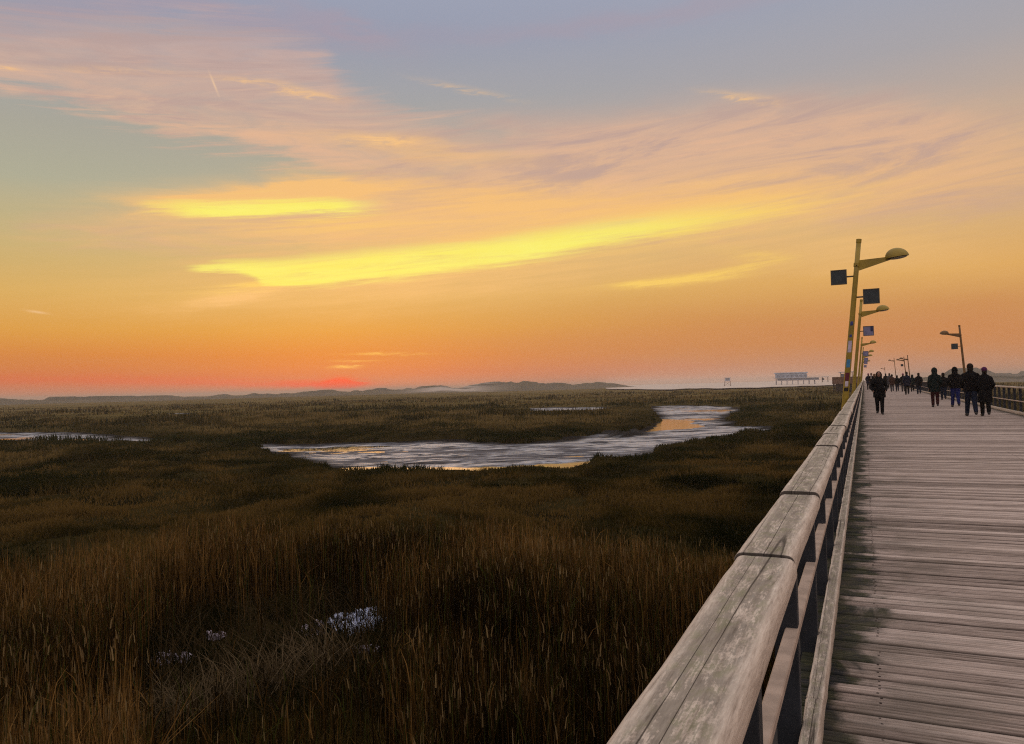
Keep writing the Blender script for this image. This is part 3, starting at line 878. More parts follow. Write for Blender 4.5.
# ------------------------------------------------------------------ pier
DY0, DY1 = -6.0, 420.0
XL, XR = -0.187, 4.72             # inner faces of the two kerb beams
def deck_material():
    m, t, b = material('weathered_planks')
    pos = t.node('ShaderNodeNewGeometry').outputs['Position']
    px, py, pz = t.sep(pos)
    rnd = t.sep(t.node('ShaderNodeVertexColor', layer_name='Col').outputs[0])
    sh = t.xyz(t.mad(rnd[1], 40, t.mul(px, 2.6)), t.mul(py, 44), t.mul(rnd[0], 30))
    grain = t.noise(sh, 1.0, 7, 0.62, 0.3)
    sh2 = t.xyz(t.mad(rnd[0], 31, t.mul(px, 7.0)), t.mul(py, 210), t.mul(rnd[1], 17))
    fine = t.noise(sh2, 1.0, 5, 0.6)
    patch = t.noise(t.vmul(pos, (0.55, 0.4, 1)), 1.0, 5, 0.6)
    k = t.add(t.mul(grain, 0.40), t.add(t.mul(fine, 0.42), t.mad(rnd[0], 0.20, -0.01)))
    c = t.ramp(k, [(0.32, (0.075, 0.057, 0.046)), (0.43, (0.262, 0.208, 0.182)), (0.53, (0.43, 0.350, 0.310)), (0.66, (0.64, 0.54, 0.485))])
    c = t.mix(t.step(patch, 0.42, 0.62, 0, 0.25), c, t.mix(0.5, c, (0.37, 0.30, 0.25, 1)))
    # gap and groove shade painted in, with dirt, along the arrises of every board
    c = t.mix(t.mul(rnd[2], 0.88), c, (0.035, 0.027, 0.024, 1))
    # trodden middle is smoother and paler, algae creeps in from the kerb
    al = t.noise(t.vmul(pos, (2.4, 1.6, 1)), 1.0, 6, 0.65, 0.6)
    reach = t.mad(rnd[1], 0.12, t.mul(t.sub(al, 0.47), 0.60))        # how far it creeps along each board
    xk = t.sub(px, XL)
    moss = t.mul(t.step(t.sub(xk, reach), 0.13, 0.0), 0.95)
    mc = t.ramp(t.noise(t.vmul(pos, (9, 9, 1)), 1.0, 4), [(0.38, (0.010, 0.015, 0.020)), (0.5, (0.015, 0.021, 0.011)), (0.62, (0.036, 0.042, 0.018))])
    c = t.mix(moss, c, mc)
    blot = t.noise(t.vmul(pos, (1.7, 2.2, 1)), 1.0, 6, 0.65, 0.4)
    wide = t.mul(t.mul(t.step(blot, 0.42, 0.62), t.step(xk, 1.3, 0.1)), 0.42)
    c = t.mix(wide, c, (0.085, 0.078, 0.056, 1))
    stain = t.mul(t.step(blot, 0.55, 0.72), 0.25)
    c = t.mix(stain, c, (0.13, 0.105, 0.095, 1))
    moss2 = t.step(t.add(px, t.mul(t.sub(al, 0.5), 0.8)), XR - 0.35, XR, 0, 0.8)
    c = t.mix(moss2, c, (0.05, 0.05, 0.035, 1))
    t.put(b.inputs['Base Color'], c)
    t.put(b.inputs['Roughness'], t.step(grain, 0.3, 0.7, 0.85, 0.6))
    b.inputs['Specular IOR Level'].default_value = 0.15
    t.put(b.inputs['Normal'], t.bump(t.mad(fine, 0.5, grain), 0.8, 0.008))
    return m

def build_boardwalk():
    root = thing('boardwalk', 'long straight timber pier of weathered cross planks leading to the horizon', 'pier', (0, 0, 0))
    V, C = [], []
    y = DY0
    rnd = random.Random(5)
    W = []
    while y < DY1:
        w = 0.102 + rnd.uniform(-0.004, 0.004)
        W.append((y, y + w - rnd.uniform(0.011, 0.018)))
        y += w
    n = len(W)
    ya = np.array([a for a, b in W])
    yb = np.array([b for a, b in W])
    dz = RNG.normal(0, 0.0024, n)
    tl = RNG.normal(0, 0.0015, n)
    xa, xb = XL - 0.14, XR + 0.14
    # cross-section: chamfered edges and two shallow grooves; (fraction across the board, height)
    prof = [(0, -0.045), (0, -0.009), (0.075, 0)]
    for g in (0.355, 0.645):
        prof += [(g - 0.044, 0), (g - 0.024, -0.007), (g + 0.024, -0.007), (g + 0.044, 0)]
    prof += [(0.925, 0), (1, -0.009), (1, -0.045)]
    NP = len(prof)
    xs = [xa, xb]
    verts = np.empty((n, 2, NP, 3))
    for s, xx in enumerate(xs):
        for k, (f, z) in enumerate(prof):
            yy = ya + (yb - ya) * f
            verts[:, s, k, 0] = xx
            verts[:, s, k, 1] = yy
            verts[:, s, k, 2] = z + dz + (tl if s else -tl)
    base = (np.arange(n) * 2 * NP)[:, None]
    q = []
    for k in range(NP):
        k2 = (k + 1) % NP
        q.append(np.concatenate([base + k, base + k2, base + NP + k2, base + NP + k], 1))
    q = np.stack(q, 1).reshape(-1, 4)
    r0, r1 = RNG.random(n), RNG.random(n)
    col = np.zeros((n, 2, NP, 3))
    col[..., 0] = r0[:, None, None]
    col[..., 1] = r1[:, None, None]
    grime_shade = np.array([1.0 if z < -0.003 else (0.25 if f in (0.075, 0.925) else 0.0) for f, z in prof])  # shade painted on board sides and groove bottoms so the gaps read dark
    col[..., 2] = grime_shade[None, None, :] * RNG.uniform(0.55, 1.0, n)[:, None, None]
    col = col.reshape(-1, 3)
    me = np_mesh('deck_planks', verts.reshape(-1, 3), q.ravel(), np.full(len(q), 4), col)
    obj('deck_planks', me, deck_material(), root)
    for (x0, x1) in ((-0.20, -0.06), (2.2, 2.34), (4.55, 4.69)):
        bm = bmesh.new()
        add_box(bm, x0, x1, DY0, DY1, -0.34, -0.055)
        obj_bm('girder', bm, DARKWOOD, root)
    for s, xx in enumerate((0.05, 4.45)):
        for k in range(24):
            bm = bmesh.new()
            yy = 3 + k * 6.0
            add_tube(bm, [(xx, yy, ZM - 1.0), (xx, yy, -0.345)], [0.15, 0.14], 12)
            obj_bm('pile', bm, DARKWOOD, root, True)
    # screw heads over the three girders
    bm = bmesh.new()
    for i in range(n):
        if ya[i] > 16:
            break
        for xs_ in (0.02, 2.27, 4.62):
            for f in (0.2, 0.8):
                cx_ = xs_ + rnd.gauss(0, 0.006)
                cy_ = ya[i] + (yb[i] - ya[i]) * f
                zt = dz[i] + 0.0012
                ring = [bm.verts.new((cx_ + 0.0055 * math.cos(a), cy_ + 0.0055 * math.sin(a), zt)) for a in np.linspace(0, 2 * math.pi, 8, endpoint=False)]
                low_ = [bm.verts.new((v.co.x, v.co.y, zt - 0.006)) for v in ring]
                bm.faces.new(ring)
                for q_ in range(8):
                    bm.faces.new((low_[q_], low_[(q_ + 1) % 8], ring[(q_ + 1) % 8], ring[q_]))
    stuff(obj_bm('screw_heads', bm, simple('rusty_screw', (0.03, 0.02, 0.016), 0.6), root))
    # kerb beams lie on the planks along both edges
    for s, (x0, x1) in enumerate(((-0.252, XL), (XR, XR + 0.07))):
        y = DY0
        k = 0
        far = bmesh.new()
        while y < DY1:
            L = 3.1
            bm = bmesh.new() if y < 90 else far
            hw = (x1 - x0) / 2
            if y < 90:
                add_box(bm, -hw, hw, 0, L - 0.006, 0.004, 0.10, 0.008, 2)
                if y < 30:
                    roughen(bm, 0.12, 0.0018)
                o = obj_bm('kerb_beam', bm, KERBWOOD, root, True)
                o.location = (x0 + hw, y, 0)
            else:
                add_box(bm, x0, x1, y, y + L - 0.006, 0.004, 0.10)
            y += L
        stuff(obj_bm('kerb_beam', far, KERBWOOD, root))

def roughen(bm, seg, amp):
    """cut a beam across its length and knock its arrises about"""
    ys = [v.co.y for v in bm.verts]
    y0, y1 = min(ys), max(ys)
    n = int((y1 - y0) / seg)
    for k in range(1, n):
        geom = bm.verts[:] + bm.edges[:] + bm.faces[:]
        bmesh.ops.bisect_plane(bm, geom=geom, plane_co=(0, y0 + k * (y1 - y0) / n, 0), plane_no=(0, 1, 0))
    for v in bm.verts:
        v.co.x += random.gauss(0, amp)
        v.co.z += random.gauss(0, amp * 0.6)

def rail_material(name, half, edge_col=(0.50, 0.40, 0.32)):
    m, t, b = material(name)
    geo = t.node('ShaderNodeNewGeometry')
    pos = geo.outputs['Position']
    px, py, pz = t.sep(pos)
    lx, ly, lz = t.sep(t.node('ShaderNodeTexCoord').outputs['Object'])
    oi = t.node('ShaderNodeObjectInfo').outputs['Random']
    g = t.noise(t.xyz(t.mad(oi, 20, t.mul(lx, 90)), t.mad(oi, 50, t.mul(py, 5.0)), t.mul(lz, 60)), 1.0, 7, 0.65, 0.4)
    f = t.noise(t.xyz(t.mul(lx, 260), t.mul(py, 26), t.mul(lz, 200)), 1.0, 5, 0.6)
    spk = t.noise(t.vmul(pos, (170, 120, 150)), 1.0, 3, 0.6)
    blot = t.noise(t.xyz(t.mul(px, 22), t.mad(oi, 9, t.mul(py, 7.0)), 0.0), 1.0, 6, 0.68, 0.5)
    c = t.ramp(t.mad(g, 0.6, t.mul(f, 0.4)), [(0.34, (0.22, 0.18, 0.145)), (0.46, (0.52, 0.44, 0.37)), (0.56, (0.68, 0.59, 0.50)), (0.70, (0.78, 0.71, 0.62))])
    # lichen and algae keep to the flat middle, the rounded arrises are worn clean
    ax = t.math('ABSOLUTE', lx)
    mid = t.step(t.mad(t.sub(blot, 0.5), half * 0.9, ax), half * 0.92, half * 0.50)
    lich = t.mul(mid, t.step(t.add(t.mul(spk, 0.14), t.add(t.mul(f, 0.38), t.mul(blot, 0.48))), 0.40, 0.51))
    lc = t.ramp(t.noise(t.vmul(pos, (30, 14, 1)), 1.0, 5, 0.6), [(0.36, (0.055, 0.050, 0.040)), (0.5, (0.125, 0.112, 0.086)), (0.60, (0.085, 0.10, 0.036))])
    c = t.mix(t.mul(lich, 0.66), c, lc)
    worn = t.step(ax, half * 0.70, half * 0.98)
    c = t.mix(t.mul(worn, 0.55), c, t.mix(t.step(g, 0.3, 0.7), (0.36, 0.28, 0.22, 1), (*edge_col, 1)))
    # long drying cracks
    cr = t.noise(t.xyz(t.mad(oi, 13, t.mul(lx, 20)), t.mul(py, 0.22), 3.3), 1.0, 1.0, 0.4, 0.0)
    crk = t.mul(t.step(t.math('ABSOLUTE', t.sub(cr, 0.5)), 0.010, 0.0), t.step(ax, half * 0.85, half * 0.6))
    c = t.mix(t.mul(crk, 0.8), c, (0.03, 0.024, 0.02, 1))
    joint_shade = t.sep(t.node('ShaderNodeVertexColor', layer_name='Col').outputs[0])[0]
    c = t.mix(t.mul(joint_shade, 0.9), c, (0.022, 0.018, 0.016, 1))  # shade of the joints painted onto the beam ends
    t.put(b.inputs['Base Color'], c)
    b.inputs['Roughness'].default_value = 0.85
    b.inputs['Specular IOR Level'].default_value = 0.2
    hgt = t.sub(t.mad(spk, 0.25, t.mad(f, 0.4, t.mul(g, 0.6))), t.mul(crk, 0.8))
    t.put(b.inputs['Normal'], t.bump(hgt, 0.75, 0.006))
    return m

DARKWOOD = simple('dark_tarred_wood', (0.035, 0.030, 0.028), 0.85, 0.4, 5, 0, 0.4, 30)
POSTM = simple('dark_blue_steel', (0.016, 0.020, 0.027), 0.55, 0.3, 7, 0.0, 0.15, 60)
MIDWOOD = simple('smooth_rail_wood', (0.40, 0.31, 0.25), 0.6, 0.2, 9, 0, 0.2, 50)
KERBWOOD = rail_material('kerb_wood', 0.034, (0.52, 0.44, 0.36))
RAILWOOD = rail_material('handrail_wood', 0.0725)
build_boardwalk()

SEG0, SEGL = 1.97, 1.13
POST0, POSTL = 1.92, 1.115
def handrail_mesh(w, h, L, n, r=0.020):
    """rounded beam along Y, slightly bowed and knocked about; last millimetres at both ends are coloured dark as joint shade"""
    pro = []
    for cx_, cz_, a0 in ((w / 2 - r, -r, 0), (-w / 2 + r, -r, 90), (-w / 2 + r, -h + r, 180), (w / 2 - r, -h + r, 270)):
        for k in range(5):
            a = (a0 + 22.5 * k) * D2R
            pro.append((cx_ + r * math.cos(a), cz_ + r * math.sin(a)))
    flat = []
    for k in range(len(pro)):
        p, q = pro[k], pro[(k + 1) % len(pro)]
        flat.append(p)
        if math.hypot(q[0] - p[0], q[1] - p[1]) > 0.03:
            m_ = 4
            for e in range(1, m_):
                flat.append((p[0] + (q[0] - p[0]) * e / m_, p[1] + (q[1] - p[1]) * e / m_))
    P = np.array(flat)
    ys = np.concatenate([[0.002, 0.0048, 0.009], np.linspace(0.03, L - 0.03, n), [L - 0.009, L - 0.0048, L - 0.002]])
    m = len(P)
    V = np.empty((len(ys), m, 3))
    V[..., 0] = P[None, :, 0]
    V[..., 1] = ys[:, None]
    V[..., 2] = P[None, :, 1]
    sd = RNG.uniform(0, 200)
    a = np.arctan2(P[:, 1] + h / 2, P[:, 0])
    nx = fbm(ys[:, None] * 9 + sd, a[None, :] * 1.5 + 7, 3, 3) - 0.5
    k_ = 1 + nx * 0.030
    V[..., 0] *= k_
    V[..., 2] += nx * 0.004
    V[..., 0] += ((fbm(ys * 2 + sd, ys * 0, 2, 5) - 0.5) * 0.006)[:, None]
    for e, f in ((0, 0.93), (1, 0.985), (-1, 0.93), (-2, 0.985)):
        V[e, :, 0] *= f
        V[e, :, 2] = -h / 2 + (V[e, :, 2] + h / 2) * f
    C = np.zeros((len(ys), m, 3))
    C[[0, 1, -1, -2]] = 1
    idx = np.arange(len(ys) * m).reshape(len(ys), m)
    nxt = np.roll(idx, -1, 1)
    q = np.stack([idx[:-1], nxt[:-1], nxt[1:], idx[1:]], -1).reshape(-1, 4)
    loops = np.concatenate([q.ravel(), idx[0][::-1], idx[-1]])
    sizes = np.concatenate([np.full(len(q), 4), [m, m]])
    return np_mesh('handrail', V.reshape(-1, 3), loops, sizes, C.reshape(-1, 3), True)

def build_railing(xin, sgn, label):
    """xin: inner edge of the handrail; sgn points outward"""
    root = thing('railing', label, 'railing', (0, 0, 0))
    w, h = 0.145, 0.060
    xc = xin + sgn * w / 2
    rnd = random.Random(3 + int(sgn))
    y = SEG0 - 6 * SEGL
    k = 0
    far = bmesh.new()
    while y < DY1 - 1:
        if k < 90:
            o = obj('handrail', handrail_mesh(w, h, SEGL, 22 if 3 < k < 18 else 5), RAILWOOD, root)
            o.location = (xc + rnd.gauss(0, 0.003), y, ZR + rnd.gauss(0, 0.002))
            o.rotation_euler = (rnd.gauss(0, 0.002), rnd.gauss(0, 0.006), rnd.gauss(0, 0.0015))
        else:
            add_box(far, xc - w / 2, xc + w / 2, y, y + SEGL - 0.004, ZR - h, ZR)
        y += SEGL
        k += 1
    stuff(obj_bm('handrail', far, RAILWOOD, root))
    xp = xin + sgn * 0.128
    y = POST0 - 6 * POSTL
    k = 0
    far = bmesh.new()
    while y < DY1 - 1:
        bm = bmesh.new() if k < 90 else far
        add_box(bm, xp - 0.042, xp + 0.042, y - 0.035, y + 0.035, -0.30, ZR - h - 0.002, 0.004 if k < 40 else 0, 1)
        if k < 90:
            obj_bm('post', bm, POSTM, root)
        y += POSTL
        k += 1
    stuff(obj_bm('post', far, POSTM, root))
    # two knee rails, notched round the posts: one board on the deck side of them
    for zz in (0.46,):
        y = DY0
        while y < DY1:
            L = min(30 * POSTL, DY1 - y)
            bm = bmesh.new()
            xm = xp - sgn * 0.022
            add_box(bm, xm - 0.024, xm + 0.024, y, y + L - 0.004, zz - 0.032, zz, 0.004, 1)
            obj_bm('mid_rail', bm, MIDWOOD, root)
            y += L
    bm = bmesh.new()
    xf = xp + sgn * 0.05
    add_box(bm, min(xf, xf + sgn * 0.04), max(xf, xf + sgn * 0.04), DY0, DY1, -0.32, -0.04)
    obj_bm('fascia_board', bm, DARKWOOD, root)
    return root
ZR = 0.95
build_railing(-0.166, -1, 'weathered timber railing beside the camera with lichen on its wide top')
build_railing(4.705, 1, 'timber railing with dark posts along the far right edge of the pier')

# ------------------------------------------------------------------ lamps
LAMPY = simple('yellow_lamp_paint', (0.25, 0.175, 0.010), 0.45, 0.22, 3.0, 0, 0.1, 30, 0.5)
LAMPO = simple('faded_lamp_paint', (0.13, 0.070, 0.020), 0.55, 0.25, 3.0, 0, 0.1, 30, 0.4)
SLATE = simple('slate_sign_back', (0.030, 0.042, 0.048), 0.5, 0.2, 8)
VIOLET = simple('violet_sign_face', (0.16, 0.16, 0.27), 0.5, 0.2, 6)
NAVY = simple('navy_sign_mark', (0.02, 0.025, 0.08), 0.5, 0.2, 6)
GREYP = simple('grey_bracket_paint', (0.08, 0.07, 0.05), 0.5)
GLASSP = simple('milky_lamp_cover', (0.30, 0.28, 0.20), 0.3, 0.1)
STK = {'blue': simple('blue_sticker', (0.05, 0.22, 0.42), 0.4), 'navy': simple('navy_sticker', (0.03, 0.04, 0.16), 0.4),
       'lilac': simple('lilac_sticker', (0.40, 0.36, 0.46), 0.4), 'maroon': simple('maroon_sticker', (0.10, 0.012, 0.03), 0.4),
       'white': simple('white_sticker', (0.62, 0.55, 0.66), 0.4), 'black': simple('black_sticker', (0.012, 0.01, 0.01), 0.4)}
def make_lamp(label, loc, side, T=4.5, signs=((1, 2.93, VIOLET, True),), stickers=(), paint=None, base_z=-0.25, lean=0.11, size=0.33):
    """side=+1: arm reaches toward +X; the pole leans the same way. loc is the foot at deck level."""
    root = thing('street_lamp', label, 'street lamp', loc, 0, 'lamps along the pier')
    paint = paint or LAMPY
    ax = lambda z: side * lean * z
    bm = bmesh.new()
    zs = [base_z, 0.6, 1.6, 2.6, 3.6, T]
    add_tube(bm, [(ax(z), 0, z) for z in zs], [0.072, 0.070, 0.066, 0.060, 0.055, 0.052], 14)
    obj_bm('pole', bm, paint, root, True)
    bm = bmesh.new()
    add_box(bm, ax(base_z) - 0.11, ax(base_z) + 0.11, -0.11, 0.11, base_z - 0.03, base_z, 0.004, 1)
    obj_bm('base_plate', bm, GREYP, root)
    bm = bmesh.new()
    for zc_, rc in ((za_ := T - 0.56, 0.068), (T - 0.02, 0.058), (0.35, 0.082)):
        add_tube(bm, [(ax(zc_ - 0.04), 0, zc_ - 0.04), (ax(zc_ + 0.04), 0, zc_ + 0.04)], rc, 14)
    for k in range(4):
        add_tube(bm, [(ax(za_ - 0.03), -0.066, za_ - 0.02 + 0.0), (ax(za_ - 0.03), -0.078, za_ - 0.02)], 0.012, 6)
    obj_bm('collar', bm, paint, root, False)
    # bracket arm: a deep plate tapering and rising toward the head
    za = T - 0.56
    bm = bmesh.new()
    x0, x1 = ax(za) + side * 0.045, ax(za) + side * 0.72
    pr = [(x0, za - 0.13), (x0, za + 0.10), (x1, za + 0.125), (x1, za + 0.065)]
    fa = [bm.verts.new((px, -0.022, pz)) for px, pz in pr]
    fb = [bm.verts.new((px, 0.022, pz)) for px, pz in pr]
    bm.faces.new(fa)
    bm.faces.new(list(reversed(fb)))
    for i in range(4):
        j = (i + 1) % 4
        bm.faces.new((fa[i], fb[i], fb[j], fa[j]))
    obj_bm('arm', bm, paint, root)
    # lamp head: half dome, flat underneath, nose tilted up a little
    hx, hz = ax(za) + side * 0.82, za + 0.10
    bm = bmesh.new()
    bmesh.ops.create_uvsphere(bm, u_segments=28, v_segments=16, radius=1.0)
    geom = bm.verts[:] + bm.edges[:] + bm.faces[:]
    bmesh.ops.bisect_plane(bm, geom=geom, plane_co=(0, 0, 0), plane_no=(0, 0, -1), clear_outer=True)
    bmesh.ops.holes_fill(bm, edges=[e for e in bm.edges if e.is_boundary])
    rot = Matrix.Rotation(-side * 0.11, 4, 'Y')
    for v in bm.verts:
        skew = -0.10 * v.co.z
        v.co = Vector(((v.co.x + skew) * 0.24 * side, v.co.y * 0.16, v.co.z * 0.21))
    bmesh.ops.transform(bm, matrix=Matrix.Translation((hx, 0, hz)) @ rot, verts=bm.verts)
    head = obj_bm('lamp_head', bm, paint, root, False)
    bm = bmesh.new()
    add_ellipsoid(bm, (0, 0, 0), 0.18, 0.115, 0.03, None, 20, 8)
    bmesh.ops.transform(bm, matrix=Matrix.Translation((hx + side * 0.02, 0, hz - 0.012)) @ rot, verts=bm.verts)
    obj_bm('diffuser', bm, GLASSP, head, True)
    bm = bmesh.new()
    add_tube(bm, [(ax(za) + side * 0.62, 0, za + 0.085), (ax(za) + side * 0.76, 0, za + 0.11)], [0.035, 0.05], 10)
    obj_bm('knuckle', bm, GREYP, root, True)
    for (dirn, zz, mt, mark) in signs:
        xs = ax(zz)
        hs = size / 2
        off = dirn * (0.355 - hs)
        bm = bmesh.new()
        xa, xb = sorted((xs + off, xs + dirn * (0.355 + hs)))
        add_box(bm, xa, xb, -0.018, 0.018, zz - hs, zz + hs, 0.006, 1)
        pn = obj_bm('sign_panel', bm, mt, root)
        bm = bmesh.new()
        fw = 0.014
        for (u0, u1, w0, w1) in ((xa - 0.004, xb + 0.004, zz - hs - 0.004, zz - hs + fw), (xa - 0.004, xb + 0.004, zz + hs - fw, zz + hs + 0.004),
                                 (xa - 0.004, xa + fw, zz - hs + fw + 0.001, zz + hs - fw - 0.001), (xb - fw, xb + 0.004, zz - hs + fw + 0.001, zz + hs - fw - 0.001)):
            add_box(bm, u0, u1, -0.026, 0.026, w0, w1)
        obj_bm('sign_frame', bm, GREYP, pn)
        bm = bmesh.new()
        add_tube(bm, [(xs + dirn * 0.045, 0, zz), (xs + off, 0, zz)], 0.018, 8)
        obj_bm('sign_bracket', bm, GREYP, pn, True)
        if mark:
            bm = bmesh.new()
            add_box(bm, xb - 0.115, xb - 0.03, -0.0215, -0.0185, zz - 0.02, zz + hs - 0.01)
            obj_bm('mark', bm, NAVY, pn)
    for (zz, hh, mt, aw) in stickers:
        # a patch wrapped round the pole's front
        bm = bmesh.new()
        rows = []
        for z in (zz - hh / 2, zz + hh / 2):
            rr = float(np.interp(z, zs, [0.072, 0.070, 0.066, 0.060, 0.055, 0.052])) + 0.0025
            rows.append([bm.verts.new((ax(z) + rr * math.sin(a), -rr * math.cos(a), z)) for a in np.linspace(-aw, aw, 9)])
        for i in range(8):
            bm.faces.new((rows[0][i], rows[0][i + 1], rows[1][i + 1], rows[1][i]))
        obj_bm('sticker', bm, STK[mt], root)
    return root
make_lamp('nearest yellow lamp with stickers on its pole and two dark square signs', (-0.50, 18.86, 0), 1, signs=((-1, 3.69, SLATE, False), (1, 3.21, SLATE, False)), stickers=((2.62, 0.09, 'navy', 0.5), (2.34, 0.06, 'navy', 0.4), (2.10, 0.26, 'lilac', 0.6), (1.72, 0.18, 'blue', 0.6), (1.42, 0.18, 'maroon', 0.7), (1.26, 0.12, 'white', 0.5), (1.13, 0.08, 'black', 0.7)))
make_lamp('second yellow lamp along the left railing with one violet sign', (-0.49, 33.42, 0), 1, signs=((1, 3.25, VIOLET, True),), size=0.38)
make_lamp('third yellow lamp along the left railing, half the height of the second', (-0.53, 64.39, 0), 1, signs=((1, 3.25, VIOLET, False),), size=0.38)
make_lamp('fourth yellow lamp along the left railing, just right of the third', (-0.46, 85.68, 0), 1, signs=((1, 3.25, VIOLET, False),), size=0.38)
make_lamp('fifth yellow lamp along the left railing, low above the far handrail', (-0.46, 101.75, 0), 1, signs=((1, 3.25, VIOLET, False),), size=0.38)
make_lamp('farthest lamp of the left row, tiny beside the walkers', (-0.46, 134.26, 0), 1, signs=((1, 3.25, VIOLET, False),), size=0.38)
make_lamp('yellow lamp leaning in over the right railing above the walkers', (5.42, 51.25, 0), -1, T=4.3, signs=((-1, 3.09, SLATE, False),), paint=LAMPO, lean=0.064)
make_lamp('tall thin lamp of the distant pair on the right side of the pier', (5.71, 115.93, 0), -1, T=4.3, signs=(), paint=LAMPO, lean=0.064)
make_lamp('thin lamp with a dark sign just left of the tall distant lamp', (5.61, 123.80, 0), -1, T=4.3, signs=((-1, 3.09, SLATE, False),), paint=LAMPO, lean=0.064)
make_lamp('faint slender lamp left of the distant pair', (5.57, 160.24, 0), -1, T=5.0, signs=(), paint=LAMPO, lean=0.064)
make_lamp('very faint tiny lamp in the far distance above the walkers', (5.57, 236.26, 0), -1, T=4.3, signs=(), paint=LAMPO, lean=0.064)

# ------------------------------------------------------------------ people
SKIN = simple('skin', (0.20, 0.10, 0.07), 0.5, 0.1)
SHOE = simple('dark_shoe_leather', (0.012, 0.011, 0.012), 0.5)
_cm = {}
def cloth(name, col):
    if name not in _cm:
        _cm[name] = simple(name, col, 0.9, 0.3, 9, 0, 0.35, 60, 0.1)
    return _cm[name]
def person(label, x, y, height, face=0.0, coat='jacket', coat_mat=None, leg_mat=None, head='hair', head_mat=None,
           arms=('down', 'down'), stride=0.12, build=1.0, fine=0.012, scarf=None, sway=0.0, bag=None):
    """face: heading about Z, 0 walks away along the pier"""
    s = height / 1.75
    root = thing('person', label, 'person', (x, y, 0.004), face, 'people walking on the pier')
    B = build
    V = lambda *p: Vector(p) * s
    sh_w = 0.195 * B
    hipL, hipR = V(-0.09, 0, 0.90), V(0.09, 0, 0.90)
    legs = []
    for sd, ph in ((-1, 1), (1, -1)):
        st = stride * ph
        ank = V(sd * 0.085 + sway * sd, st, 0.085 + (0.05 if st < 0 else 0))
        kn = V(sd * 0.09, st * 0.45 + 0.035, 0.49)
        legs.append((V(sd * 0.09, 0, 0.90), kn, ank, sd, st))
    arms_p = []
    for sd, mode, ph in ((-1, arms[0], -1), (1, arms[1], 1)):
        shd = V(sd * sh_w * 0.93, 0, 1.375)
        if mode == 'down':
            el = V(sd * (sh_w + 0.035), -0.02 + 0.07 * ph * (stride > 0.05), 1.13)
            wr = V(sd * (sh_w + 0.04), 0.06 + 0.10 * ph * (stride > 0.05), 0.88)
        elif mode == 'pocket':
            el = V(sd * (sh_w + 0.055), -0.10, 1.13)
            wr = V(sd * (sh_w + 0.015), 0.10, 0.98)
        else:                      # forearms folded up in front
            el = V(sd * (sh_w + 0.09), 0.02, 1.13)
            wr = V(sd * 0.06, 0.22, 1.16)
        arms_p.append((shd, el, wr, sd, mode))
    # --- body: one skin from head to feet
    bm = bmesh.new()
    add_ellipsoid(bm, V(0, 0.01, 1.635), 0.074 * s, 0.093 * s, 0.113 * s)
    add_capsule(bm, V(0, 0.035, 1.575), V(0, 0.06, 1.555), 0.05 * s, 0.032 * s)          # jaw and chin
    add_capsule(bm, V(0, 0.098, 1.645), V(0, 0.116, 1.612), 0.009 * s, 0.015 * s, 8)      # nose
    add_capsule(bm, V(-0.022, 0.088, 1.575), V(0.022, 0.088, 1.575), 0.010 * s, 0.010 * s, 8)  # lips
    for sd in (-1, 1):
        add_ellipsoid(bm, V(sd * 0.077, 0.0, 1.63), 0.012 * s, 0.022 * s, 0.032 * s, None, 8, 6)   # ears
        add_ellipsoid(bm, V(sd * 0.032, 0.090, 1.668), 0.022 * s, 0.012 * s, 0.007 * s, None, 8, 6) # brows
    add_capsule(bm, V(0, -0.015, 1.42), V(0, 0.0, 1.56), 0.058 * s, 0.052 * s)
    add_capsule(bm, V(0, 0, 1.00), V(0, -0.01, 1.33), 0.115 * s, 0.135 * s)
    add_capsule(bm, V(-sh_w * 0.8, 0, 1.365), V(sh_w * 0.8, 0, 1.365), 0.055 * s, 0.055 * s)
    add_capsule(bm, V(-0.07, 0, 0.93), V(0.07, 0, 0.93), 0.09 * s, 0.09 * s)
    for (h_, k_, a_, sd, st) in legs:
        add_capsule(bm, h_, k_, 0.080 * s, 0.052 * s)
        add_capsule(bm, k_, a_, 0.052 * s, 0.036 * s)
        add_capsule(bm, a_ + V(0, -0.02, -0.03), a_ + V(sd * 0.015, 0.13, -0.05), 0.034 * s, 0.028 * s)
    for (s_, e_, w_, sd, mode) in arms_p:
        add_capsule(bm, s_, e_, 0.048 * s, 0.038 * s)
        add_capsule(bm, e_, w_, 0.038 * s, 0.026 * s)
        d = (w_ - e_).normalized()
        a1 = Vector((0, 1, 0)) if mode == 'down' else Vector((0, 0, 1))
        a1 = (a1 - d * a1.dot(d)).normalized()
        palm = w_ + d * 0.075 * s
        for o_ in (-0.022, 0.022):
            add_capsule(bm, w_ + a1 * o_ * 0.6 * s, palm + a1 * o_ * s, 0.016 * s, 0.016 * s, 8)
        inn = d.cross(a1) * (0.25 * sd)
        for q, (o_, L_) in enumerate(((-0.033, 0.055), (-0.011, 0.072), (0.011, 0.078), (0.033, 0.068))):
            b0 = palm + a1 * o_ * s
            m0 = b0 + (d + inn * 0.4).normalized() * L_ * 0.5 * s
            add_capsule(bm, b0, m0, 0.0095 * s, 0.009 * s, 6)
            add_capsule(bm, m0, m0 + (d + inn * 2.2).normalized() * L_ * 0.5 * s, 0.009 * s, 0.008 * s, 6)
        t0 = w_ + d * 0.025 * s + a1 * 0.028 * s
        add_capsule(bm, t0, t0 + (d + a1 * 0.9).normalized() * 0.055 * s, 0.012 * s, 0.010 * s, 6)
    obj('body', remeshed(bm, fine * 0.75, 2), SKIN, root)
    for sd in (-1, 1):
        bm = bmesh.new()
        add_ellipsoid(bm, V(sd * 0.032, 0.091, 1.645), 0.012 * s, 0.008 * s, 0.008 * s, None, 8, 6)
        obj_bm('eye', bm, SHOE, root, True)
